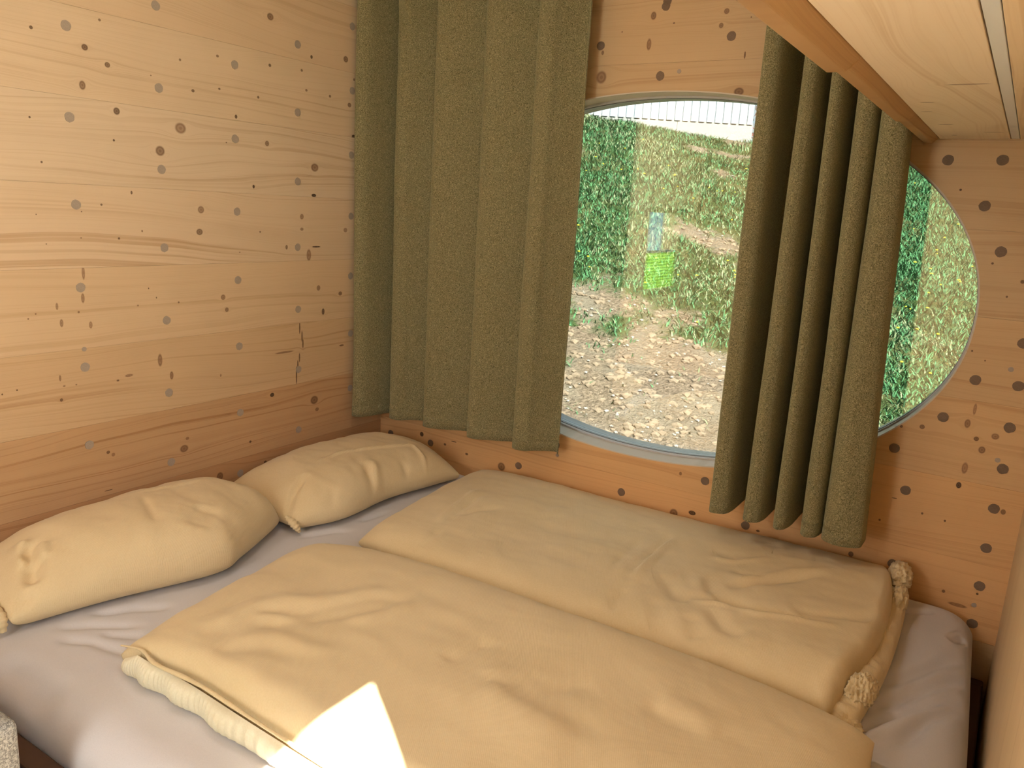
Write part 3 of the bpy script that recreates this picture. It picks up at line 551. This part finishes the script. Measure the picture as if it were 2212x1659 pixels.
nd = empty('duvet', (1.2, -1.1, MT)); tag(nd, 'pastel yellow folded duvet on the open side of the bed, in the sun', 'duvet', 'folded duvets')
def nHf(s, t): return 0.70+0.36*np.clip(s*1.6, 0, 1)+0.05*np.sin(5*s)
o = soft('folded_cover', [(0.600, -1.408), (0.565, -1.25), (0.535, -1.05), (0.515, -0.90), (0.545, -0.80)], [(0.600, -1.408), (0.80, -1.395), (1.0, -1.405), (1.5, -1.42), (1.84, -1.41)],
         [(1.84, -1.41), (1.875, -1.1), (1.86, -0.80)], [(0.545, -0.80), (0.80, -0.772), (1.2, -0.770), (1.6, -0.772), (1.86, -0.80)],
         MT+0.002, 0.100, (0.13, 0.10, 0.07, 0.26), 0.42, 230, 130, yellow_m, cre=ND_CREASES, ck=0.9, nz=(0.005, 3.0, 7, 13), Hf=nHf)
under(nd, o)
# pale gathered lining showing along the open edge of the near duvet
v, f = [], []; n = 150; mth = 9
c = catmull([(0.615, -1.412, 0), (0.70, -1.414, 0), (0.82, -1.412, 0), (1.0, -1.420, 0), (1.4, -1.435, 0)], n)
for i, p in enumerate(c):
    sc_ = 0.55+0.45*min(1, i/20)
    for k in range(mth):
        a = math.pi*(k/(mth-1)-0.5)
        g = 0.0022*math.sin(i*1.9+0.6*math.sin(i*0.37))*math.cos(a) + 0.004*math.sin(i*0.21)
        v.append((p[0], p[1]-(0.012+g)*math.cos(a)*sc_*1.3+0.004, MT+0.027*sc_+0.002+0.025*sc_*math.sin(a)))
    if i:
        for k in range(mth-1): f.append(((i-1)*mth+k, (i-1)*mth+k+1, i*mth+k+1, i*mth+k))
under(nd, link('gathered_lining', mesh_py('gathered_lining', v, f, True), lining_m))
c = [(0.598, -1.405, MT+0.050), (0.66, -1.402, MT+0.062), (0.72, -1.412, MT+0.060), (0.85, -1.412, MT+0.068), (1.05, -1.424, MT+0.070), (1.4, -1.436, MT+0.070)]
flap(nd, c, 0.0045, yellow_m)

# ------------------------------------------------------------------ curtains
wool = curtain_mat()
def curtain(name, label, plan_top, plan_bot, ztop, zbot, nh, nw, seed, dimples=(), hemamp=0.0):
    A, B = catmull(plan_top, nw)*U, catmull(plan_bot, nw)*U
    T = np.linspace(0, 1, nh)[:, None, None]
    P = A[None]*(1-T)+B[None]*T
    X, Y = P[..., 0], P[..., 1]
    Zb = zbot + hemamp*np.sin(np.linspace(0, 9, nw))
    Z = ztop+(Zb[None]-ztop)*T[..., 0]
    Y = Y + vnoise(X*1.0, Z, 7, 1.2, seed)*0.006
    X = X + vnoise(X, Z, 5, 1.0, seed+4)*0.004
    for amp, w, pl in dimples:
        d, fr_ = poly_dist(X, Z, pl); Y = Y + amp*np.clip(np.minimum(fr_, 1-fr_)*6, 0.3, 1)*np.exp(-(d/w)**2)
    V = np.stack([X, Y, Z], -1).reshape(-1, 3); idx = np.arange(nh*nw).reshape(nh, nw)
    F = np.stack([idx[:-1, :-1].ravel(), idx[1:, :-1].ravel(), idx[1:, 1:].ravel(), idx[:-1, 1:].ravel()], -1)
    me = mesh_py(name, V.tolist(), F.tolist(), True)
    e = empty(name, (float(X.mean()), float(Y.mean()), float(zbot))); tag(e, label, 'curtain', 'olive curtains')
    o = link('cloth', me, wool); under(e, o)
    so_ = o.modifiers.new('thick', 'SOLIDIFY'); so_.thickness = 0.003; so_.offset = 0
    # hem: a doubled strip along the lower edge
    k0 = int(nh*0.972); hv = V.reshape(nh, nw, 3)[k0:].copy(); hv[..., 1] -= 0.0022
    m2 = hv.shape[0]; ih = np.arange(m2*nw).reshape(m2, nw)
    HF = np.stack([ih[:-1, :-1].ravel(), ih[1:, :-1].ravel(), ih[1:, 1:].ravel(), ih[:-1, 1:].ravel()], -1)
    h = link('hem', mesh_py('hem', hv.reshape(-1, 3).tolist(), HF.tolist(), True), wool); under(e, h)
    s2 = h.modifiers.new('thick', 'SOLIDIFY'); s2.thickness = 0.002; s2.offset = 0
    return e
def saw(xb, first, last, near=-0.60, far=-0.30):
    pts = list(first)
    for a, b in zip(xb[:-1], xb[1:]):
        w = b-a
        pts += [(a+0.00, near+0.12), (a+0.11, near+0.01), (a+0.28, near+0.02), (a+0.52*w, near+0.13), (a+0.78*w, far-0.02), (b-0.05, far+0.02)]
    return pts+list(last)
first = [(0.06, -0.62), (0.07, -0.80), (0.20, -0.95), (0.36, -0.86), (0.44, -0.55), (0.52, -0.28)]
lt = saw([0.62, 1.42, 2.36, 3.28, 4.03], first, [(4.05, -0.36), (4.06, -0.38)])
lb = saw([0.66, 1.40, 2.35, 3.26, 3.99], first, [(4.00, -0.36), (4.01, -0.38)])
curtain('curtain', 'wide olive green curtain hanging in the corner above the pillows', lt, lb, 2.27, zu(0.36), 90, 260, 3,
        dimples=[(0.016, 0.030, [(0.142, zu(7.14)), (0.174, zu(6.79)), (0.194, zu(6.73)), (0.246, zu(7.04)), (0.264, zu(7.16))]),
                 (-0.014, 0.030, [(0.15, zu(7.3)), (0.20, zu(7.0)), (0.24, zu(7.3))]), (0.010, 0.012, [(0.166, zu(6.55)), (0.196, zu(6.37))])])
def folds(xs, near=-1.02, far=-0.08):
    """xs: (left edge, shoulder, next left edge) of every ridge; the cloth turns sharply into a deep pleat at the shoulder"""
    pts = []
    for i, (a, b) in enumerate(xs):
        w = b-a
        if i == 0: pts += [(a+0.03, -0.55), (a, -0.72), (a+0.04, near+0.10)]
        else: pts += [(a-0.005, -0.45), (a-0.005, near+0.14)]
        pts += [(a+0.35*w, near), (a+0.75*w, near+0.03), (b-0.01, near+0.10)]
        if i < len(xs)-1:
            n_ = xs[i+1][0]
            pts += [(b+0.015, near+0.26), (b+0.02, -0.55), (b+0.03, far-0.08), (0.5*(b+n_)+0.01, far), (n_-0.01, far-0.10)]
        else: pts += [(b, near+0.22), (b+0.005, near+0.40)]
    return pts
rt_ = folds([(6.66, 6.90), (7.20, 7.36), (7.49, 7.63), (7.78, 8.00), (8.07, 8.26)])
rb_ = folds([(6.64, 6.92), (7.14, 7.36), (7.54, 7.70), (7.88, 8.08), (8.14, 8.58)])
curtain('curtain', 'narrow bunched olive green curtain in front of the oval window', rt_, rb_, 2.27, zu(0.30), 90, 300, 8)
rail_m = plain('rail_white', (0.7, 0.7, 0.68), 0.4, 0.5)
rl = empty('curtain_rail', (1.0, -0.09, 2.30)); tag(rl, 'white curtain rail above the oval window', 'rail')
under(rl, box('track', 0.01, 1.71, -0.11, -0.07, 2.27, 2.30, rail_m, bevel=0.002))
for x in (0.2, 0.9, 1.6): under(rl, box('bracket', x, x+0.03, -0.10, -0.08, 2.30, CZ, rail_m))

# ------------------------------------------------------------------ overhead cupboard with a light strip and an oak rail on its edge
ZS = zu(5.18); XS = 8.66*U
sh = empty('overhead_cupboard', (1.88, -0.8, ZS)); tag(sh, 'pale spruce overhead cupboard above the foot of the bed', 'cupboard')
sp1 = pine('spruce_shelf_a', 1, 0, [(-0.30, 1.76, 0.004, 0.014, 0.2), (-0.62, 1.758, 0.004, 0.012, 0.2), (-0.155, 1.84, 0.003, 0.02, 0.3), (-0.50, 1.745, 0.003, 0.01, 0.2), (-0.09, 1.76, 0.003, 0.006, 0.5), (-0.80, 1.83, 0.005, 0.03, 0.05)],
           seed=71.0, figure=1.6, base=(0.84, 0.70, 0.52), late=(0.66, 0.49, 0.31), vfreq=0.6)
sp2 = pine('spruce_shelf_b', 1, 0, [(-0.75, 1.93, 0.004, 0.02, 0.1), (-0.25, 1.92, 0.003, 0.008, 0.3)], seed=77.0, figure=1.2, base=(0.80, 0.63, 0.42), late=(0.64, 0.46, 0.27), vfreq=0.7)
white_m = plain('light_strip_cover', (0.74, 0.75, 0.78), 0.35, 0.4)
under(sh, box('bottom_board', XS-0.008, 9.335*U, -1.62, -0.001, ZS, ZS+0.022, sp1, bevel=0.001))
under(sh, box('bottom_board', 9.432*U, RX-0.001, -1.62, -0.001, ZS, ZS+0.022, sp2, bevel=0.001))
under(sh, box('light_strip', 9.342*U, 9.425*U, -1.60, -0.001, ZS+0.0015, ZS+0.012, white_m, bevel=0.001))
under(sh, box('strip_groove', 9.335*U, 9.432*U, -1.62, -0.001, ZS+0.0125, ZS+0.022, dark_wood))
under(sh, box('door', XS-0.008, XS+0.012, -0.80, -0.002, ZS+0.0225, 2.15, sp2, bevel=0.001))
under(sh, box('door', XS-0.008, XS+0.012, -1.62, -0.803, ZS+0.0225, 2.15, sp2, bevel=0.001))
under(sh, box('end_panel', XS+0.0125, RX-0.001, -1.62, -1.60, ZS+0.0225, 2.15, sp2))
under(sh, box('top_board', XS-0.008, RX-0.001, -1.62, -0.001, 2.1505, 2.17, sp2))
oak = pine('oak_rail_wood', 1, 2, seed=91.0, base=(0.46, 0.275, 0.125), late=(0.25, 0.125, 0.050), vfreq=2.2, figure=0.5)
ob = empty('oak_rail', (8.50*U, -0.8, zu(5.24))); tag(ob, 'brown oak rail along the edge of the overhead cupboard', 'rail')
def oct_bar(name, x, z, r, y0, y1, mat):
    bm = bmesh.new(); A, B = [], []
    for k in range(8):
        a = math.pi/8+k*math.pi/4
        A.append(bm.verts.new((x+r*math.cos(a), y0, z+r*math.sin(a)))); B.append(bm.verts.new((x+r*math.cos(a), y1, z+r*math.sin(a))))
    bm.faces.new(A); bm.faces.new(list(reversed(B)))
    for k in range(8): bm.faces.new((A[k], B[k], B[(k+1) % 8], A[(k+1) % 8]))
    return link(name, bm_mesh(name, bm, bevel=0.0018, seg=2), mat)
under(ob, oct_bar('rail_segment', 8.470*U, zu(5.240), 0.0310, -1.62, -1.036, oak))
under(ob, oct_bar('rail_segment', 8.492*U, zu(5.240), 0.0258, -1.028, -0.452, oak))
under(ob, oct_bar('rail_segment', 8.503*U, zu(5.236), 0.0225, -0.448, -0.004, oak))

# ------------------------------------------------------------------ unseen flat lamp added above the bed as fill light
cl_e = empty('added_fill_lamp', (1.0, -1.25, CZ)); tag(cl_e, 'added flat round white fill lamp on the ceiling above the bed', 'lamp')
def disc(name, r, z0, z1, mat):
    bm = bmesh.new(); bmesh.ops.create_cone(bm, cap_ends=True, segments=40, radius1=r, radius2=r, depth=z1-z0, matrix=Matrix.Translation((1.0, -1.25, (z0+z1)/2)))
    return under(cl_e, link(name, bm_mesh(name, bm), mat))
disc('base_plate', 0.20, CZ-0.020, CZ-0.001, rail_m); disc('diffuser', 0.19, CZ-0.045, CZ-0.0205, white_m)
ld = bpy.data.lights.new('added_fill_light', 'AREA'); ld.shape = 'DISK'; ld.size = 0.36; ld.energy = 5; ld.color = (1.0, 0.97, 0.93)
lo = bpy.data.objects.new('added_fill_light', ld); COL.objects.link(lo); lo.location = (1.0, -1.25, CZ-0.055); under(cl_e, lo)

# ------------------------------------------------------------------ grey woven seat in front of the bed
def tweed():
    t = NT('grey_tweed'); t.set(0.95, 0.1); p = t.pos(); s = t.n('ShaderNodeSeparateXYZ'); t.l(p, s.inputs[0])
    a = t.noise(t.comb(t.math('MULTIPLY', s.outputs[0], 160), t.math('MULTIPLY', s.outputs[1], 160), t.math('MULTIPLY', s.outputs[2], 620)), 1, 2)
    b = t.noise(t.comb(t.math('MULTIPLY', s.outputs[0], 620), t.math('MULTIPLY', s.outputs[1], 620), t.math('MULTIPLY', s.outputs[2], 160)), 1, 2)
    f = t.math('ADD', t.math('MULTIPLY', a, 0.5), t.math('MULTIPLY', b, 0.5))
    t.color(t.mix(t.smooth(f, 0.40, 0.60), (0.20, 0.195, 0.18), (0.50, 0.48, 0.43))); t.bump(f, 0.6, 0.002); return t.m
tw = tweed()
sf = empty('upholstered_bench', (0.45, -1.9, 0)); tag(sf, 'grey woven upholstered bench in front of the bed', 'bench')
under(sf, box('backrest', 0.02, 3.655*U, -1.73, -1.655, 0.30, zu(-0.045), tw, bevel=0.014, seg=3))
under(sf, box('seat_cushion', 0.02, 3.655*U, -2.15, -1.735, 0.30, 0.42, tw, bevel=0.02, seg=3))
under(sf, box('plinth', 0.03, 3.60*U, -2.12, -1.66, 0.0, 0.298, dark_wood))

# ------------------------------------------------------------------ outside: grassy bank, dirt, white metal building
CAM = Vector((1.9475, -2.1963, 0)); az = math.radians(-33.2)
nvec = Vector((math.sin(az), math.cos(az), 0)); evec = Vector((math.cos(az), -math.sin(az), 0))
def ql(x, y): d = Vector((x, y, 0))-CAM; return d.dot(nvec), d.dot(evec)
def xy(q, l): p = CAM+nvec*q+evec*l; return p.x, p.y
def ground(x, y):
    q, l = ql(x, y)
    top = float(np.interp(l, (-17, 0.5, 1.3, 1.9, 2.5, 4.4, 7.0), (3.2, 3.16, 3.13, 3.05, 2.87, 2.66, 2.62))) + 0.03*math.sin(l*2.7+0.6)
    k = min(max((q-4.6)/(15.0-4.6), 0), 1)
    z = -0.35+(top+0.35)*(k*0.75+0.25*k*k*(3-2*k))
    if q > 15.2: z = top - min(0.7, (q-15.2)*0.8)
    z += 0.10*mnoise.fractal((x*0.5, y*0.5, 0.0), 1.0, 2.0, 3)*min(1, max(0, (q-3)/3))
    z += 0.035*mnoise.fractal((x*2.6, y*2.6, 3.0), 1.0, 2.0, 3)
    return z
def bare(x, y):
    """0 = grass, 1 = bare earth"""
    q, l = ql(x, y)
    n1 = mnoise.fractal((x*0.55+4, y*0.55, 9.0), 1.0, 2.0, 4)
    n2 = mnoise.fractal((x*2.1, y*2.1, 4.0), 1.0, 2.0, 3)
    near = 1-min(max((q-5.6)/3.2, 0), 1)
    side = min(max((l/q-0.40)/0.08, 0), 1)
    mid = min(max((l/q-0.10)/0.12, 0), 1)
    return min(1, max(0, near*1.15 - 0.16 + n1*0.8 + n2*0.45 + 0.22*mid - side*1.4))
nq, nl = 150, 200
V, F = [], []
for i in range(nq):
    q = 2.2 + (i/(nq-1))**1.25*17.5
    for j in range(nl):
        l = -17+29*j/(nl-1); x, y = xy(q, l)
        V.append((x, y, ground(x, y)))
idx = np.arange(nq*nl).reshape(nq, nl)
F = np.stack([idx[:-1, :-1].ravel(), idx[:-1, 1:].ravel(), idx[1:, 1:].ravel(), idx[1:, :-1].ravel()], -1)
me = mesh_py('ground_bank', V, F.tolist(), True)
at_ = me.attributes.new('bare', 'FLOAT', 'POINT'); at_.data.foreach_set('value', [bare(p[0], p[1]) for p in V])
def ground_mat():
    t = NT('bank_soil_and_turf'); t.set(1.0, 0.05); p = t.pos()
    a = t.n('ShaderNodeAttribute', attribute_name='bare').outputs['Fac']
    n1 = t.noise(p, 9, 6, 0.65); n2 = t.noise(p, 40, 4, 0.6); n3 = t.noise(p, 2.2, 3)
    m = t.smooth(t.math('ADD', a, t.math('MULTIPLY', t.math('SUBTRACT', n1, 0.5), 0.9)), 0.30, 0.62)
    soil = t.mix(t.smooth(n2, 0.3, 0.7), (0.088, 0.060, 0.042), (0.218, 0.156, 0.114))
    soil = t.mix(t.smooth(n3, 0.4, 0.65, 0, 0.6), soil, (0.168, 0.140, 0.110))
    turf = t.mix(t.smooth(n2, 0.3, 0.7), (0.017, 0.040, 0.013), (0.050, 0.078, 0.026))
    turf = t.mix(t.smooth(n3, 0.42, 0.66, 0, 0.8), turf, (0.085, 0.080, 0.034))
    t.color(t.mix(m, turf, soil)); t.bump(t.math('ADD', n1, n2), 0.9, 0.06); return t.m
gb = link('ground_bank', me, ground_mat()); tag(gb, 'grassy bank with bare earth outside the oval window', kind='structure')
# flat ground around the cabin
V, F = [], []
for i in range(15):
    for j in range(15): V.append((-30+60*i/14, -30+60*j/14, -0.55))
idx = np.arange(225).reshape(15, 15)
F = np.stack([idx[:-1, :-1].ravel(), idx[1:, :-1].ravel(), idx[1:, 1:].ravel(), idx[:-1, 1:].ravel()], -1)
gp = link('ground_meadow', mesh_py('ground_meadow', V, F.tolist()), plain('meadow_green', (0.075, 0.135, 0.03), 1, 0.05, var=0.4, scale=2.0))
tag(gp, 'green meadow around the cabin', kind='structure')

# grass blades (too many to count): one object of curved two-part blades
rs = np.random.RandomState(4)
NB = 80000; BV = np.zeros((NB, 5, 3)); BC = np.zeros((NB, 3)); cnt = 0
while cnt < NB:
    q = 5.2+10.2*rs.rand()**0.9; a_ = rs.uniform(-0.12, 0.60); l = q*math.tan(a_) if q > 6 else rs.uniform(-1.5, 4)
    x, y = xy(q, l); b = bare(x, y)
    if rs.rand() < min(0.985, b*1.5): continue
    tall = mnoise.noise((x*1.1, y*1.1, 5.0))
    h = (0.032+0.045*rs.rand()+0.055*max(0, tall))*(1.0 if b < 0.3 else 0.65)*(1.25 if (q > 14.4 or l > 4 or l < 1.0) else 1.0)
    th = rs.uniform(0, 2*math.pi); lean = rs.uniform(0.4, 1.8)*h; w = 0.0045+0.004*rs.rand()
    dx, dy = math.cos(th), math.sin(th); px, py = -dy*w, dx*w; z = ground(x, y)-0.005
    BV[cnt] = [(x-px, y-py, z), (x+px, y+py, z), (x+dx*lean*.4+px*.7, y+dy*lean*.4+py*.7, z+h*.6), (x+dx*lean*.4-px*.7, y+dy*lean*.4-py*.7, z+h*.6), (x+dx*lean, y+dy*lean, z+h*.92)]
    dry = mnoise.noise((x*0.7+9, y*0.7, 2.0))*0.6+0.22+b*0.5+(-0.42 if (l < 0.9 or l > 4.2) else 0.10)
    if rs.rand() < min(max(dry, 0.04), 0.85): c_ = np.array((0.145, 0.160, 0.088))*(0.7+0.6*rs.rand())
    else: c_ = np.array((0.044, 0.120, 0.050))*(0.6+0.9*rs.rand())
    BC[cnt] = c_; cnt += 1
base = (np.arange(NB)*5)[:, None]
quads = (base+np.array([[0, 1, 2, 3]])); tris = (base+np.array([[3, 2, 4]]))
me = bpy.data.meshes.new('grass')
me.vertices.add(NB*5); me.vertices.foreach_set('co', BV.ravel())
nloop = NB*7; me.loops.add(nloop); li = np.concatenate([quads, tris], 1).ravel(); me.loops.foreach_set('vertex_index', li)
me.polygons.add(NB*2); st = np.zeros(NB*2, int); st[0::2] = np.arange(NB)*7; st[1::2] = np.arange(NB)*7+4
me.polygons.foreach_set('loop_start', st); me.update(calc_edges=True); me.validate()
ca = me.attributes.new('tint', 'FLOAT_COLOR', 'POINT'); ca.data.foreach_set('color', np.concatenate([np.repeat(BC, 5, 0), np.ones((NB*5, 1))], 1).ravel())
gt = NT('grass_blade'); gt.set(0.7, 0.2); gt.color(gt.n('ShaderNodeAttribute', attribute_name='tint').outputs['Color'])
g = link('grass', me, gt.m); tag(g, 'long grass growing on the bank outside the window', 'grass', kind='stuff')
# pebbles and clods lying on the bare earth, and yellow flowers: uncountable
def scatter(name, label, cat, n, mat, fn):
    bm = bmesh.new(); k = 0
    while k < n:
        q = rs.uniform(4.8, 13.5); l = q*math.tan(rs.uniform(-0.1, 0.58)); x, y = xy(q, l); b = bare(x, y)
        s_ = fn(b, q)
        if s_ is None: continue
        M4 = Matrix.Translation((x, y, ground(x, y)+s_[1])) @ Matrix.Rotation(rs.uniform(0, 6), 4, 'Z') @ Matrix.Diagonal((s_[0]*rs.uniform(.7, 1.5), s_[0], s_[0]*s_[2], 1))
        bmesh.ops.create_icosphere(bm, subdivisions=1, radius=1, matrix=M4); k += 1
    o = link(name, bm_mesh(name, bm), mat); tag(o, label, cat, kind='stuff')
scatter('pebbles', 'pale pebbles scattered over the bare earth outside', 'pebbles', 380, plain('pebble', (0.26, 0.225, 0.20), 0.9, 0.1, var=0.4, scale=20),
        lambda b, q: (rs.uniform(0.006, 0.018), 0.004, 0.6) if b > 0.45 else None)
scatter('clods', 'brown clods of earth lying on the bare ground outside', 'soil', 900, plain('clod', (0.175, 0.125, 0.090), 1, 0.05, var=0.4, scale=20),
        lambda b, q: (rs.uniform(0.012, 0.045), 0.0, 0.6) if b > 0.5 else None)
scatter('flowers', 'small yellow meadow flowers in the grass outside', 'flowers', 170, plain('buttercup', (0.62, 0.46, 0.02), 0.6, 0.2),
        lambda b, q: (rs.uniform(0.010, 0.018), 0.09, 0.5) if b < 0.35 else None)

# white trapezoidal-sheet building on a concrete plinth
DF = 17.0; l1 = DF*math.tan(math.radians(16.15)); PITCH = 0.1375*1.2; ZM = 1.3776+0.1117*DF
bl = empty('metal_building', (*xy(DF, 0), 2.0)); tag(bl, 'white ribbed metal building on a concrete base above the bank', 'building')
white_sheet = plain('white_sheet_metal', (0.36, 0.385, 0.43), 0.45, 0.4)
nper = 8
for s_ in range(8):     # one sheet = eight ribs
    v, f = [], []; hi = l1-s_*nper*PITCH
    prof_ = []
    for k in range(nper):
        o_ = hi-k*PITCH
        prof_ += [(o_, 0), (o_-0.105, 0), (o_-0.118, 0.030), (o_-0.152, 0.030)]
    prof_.append((hi-nper*PITCH, 0))
    for (l, d) in prof_:
        x, y = xy(DF+d, l); v += [(x, y, ZM), (x, y, ZM+4.5)]
    for k in range(len(prof_)-1): f.append((2*k, 2*k+1, 2*k+3, 2*k+2))
    under(bl, link('metal_sheet', mesh_py('metal_sheet', v, f), white_sheet))
conc = plain('concrete_plinth', (0.25, 0.235, 0.23), 0.9, 0.1, var=0.10, scale=1.4)
for s_ in range(7):
    hi = l1+0.02-s_*1.55; a0, b0 = xy(DF+0.02, hi), xy(DF+0.02, hi-1.545); a1, b1 = xy(DF+0.3, hi), xy(DF+0.3, hi-1.545)
    v = [(*p, z) for z in (1.5, ZM+0.02) for p in (a0, b0, b1, a1)]
    f = [(0, 1, 2, 3), (7, 6, 5, 4), (0, 4, 5, 1), (1, 5, 6, 2), (2, 6, 7, 3), (3, 7, 4, 0)]
    under(bl, link('plinth_panel', mesh_py('plinth_panel', v, f), conc))
a0, b0 = xy(DF+0.04, l1), xy(DF+5, l1); c0 = xy(DF+5, l1-10); d0 = xy(DF+0.06, l1-10.3)
v = [(*p, z) for z in (ZM, ZM+4.4) for p in (a0, b0, c0, d0)]
under(bl, link('building_body', mesh_py('building_body', v, [(0, 1, 2, 3), (7, 6, 5, 4), (0, 4, 5, 1), (1, 5, 6, 2), (2, 6, 7, 3), (3, 7, 4, 0)]), white_sheet))
# copper-leaved tree beside the building
tr = empty('copper_leaf_tree', (*xy(20.5, 7.0), 2.0)); tag(tr, 'dark red leaved tree beside the white building', 'tree')
V, F = [], []
cx, cy = xy(20.5, 7.0)
for k in range(1500):
    r = 1.3*rs.rand()**0.5; th = rs.uniform(0, 6.28); ph = math.acos(rs.uniform(-1, 1))
    p = Vector((cx+r*math.sin(ph)*math.cos(th), cy+r*math.sin(ph)*math.sin(th), 4.6+1.7*r*math.cos(ph)/1.3*1.3))
    a = Vector(rs.randn(3)).normalized()*0.07; b = Vector(rs.randn(3)).normalized()*0.05
    i = len(V); V += [p-a, p+b, p+a, p-b]; F.append((i, i+1, i+2, i+3))
under(tr, link('crown', mesh_py('crown', V, F), plain('copper_leaf', (0.10, 0.028, 0.030), 0.6, 0.3)))
under(tr, box('trunk', cx-0.09, cx+0.09, cy-0.09, cy+0.09, 1.2, 4.2, plain('bark', (0.09, 0.06, 0.045), 0.9, 0.1)))
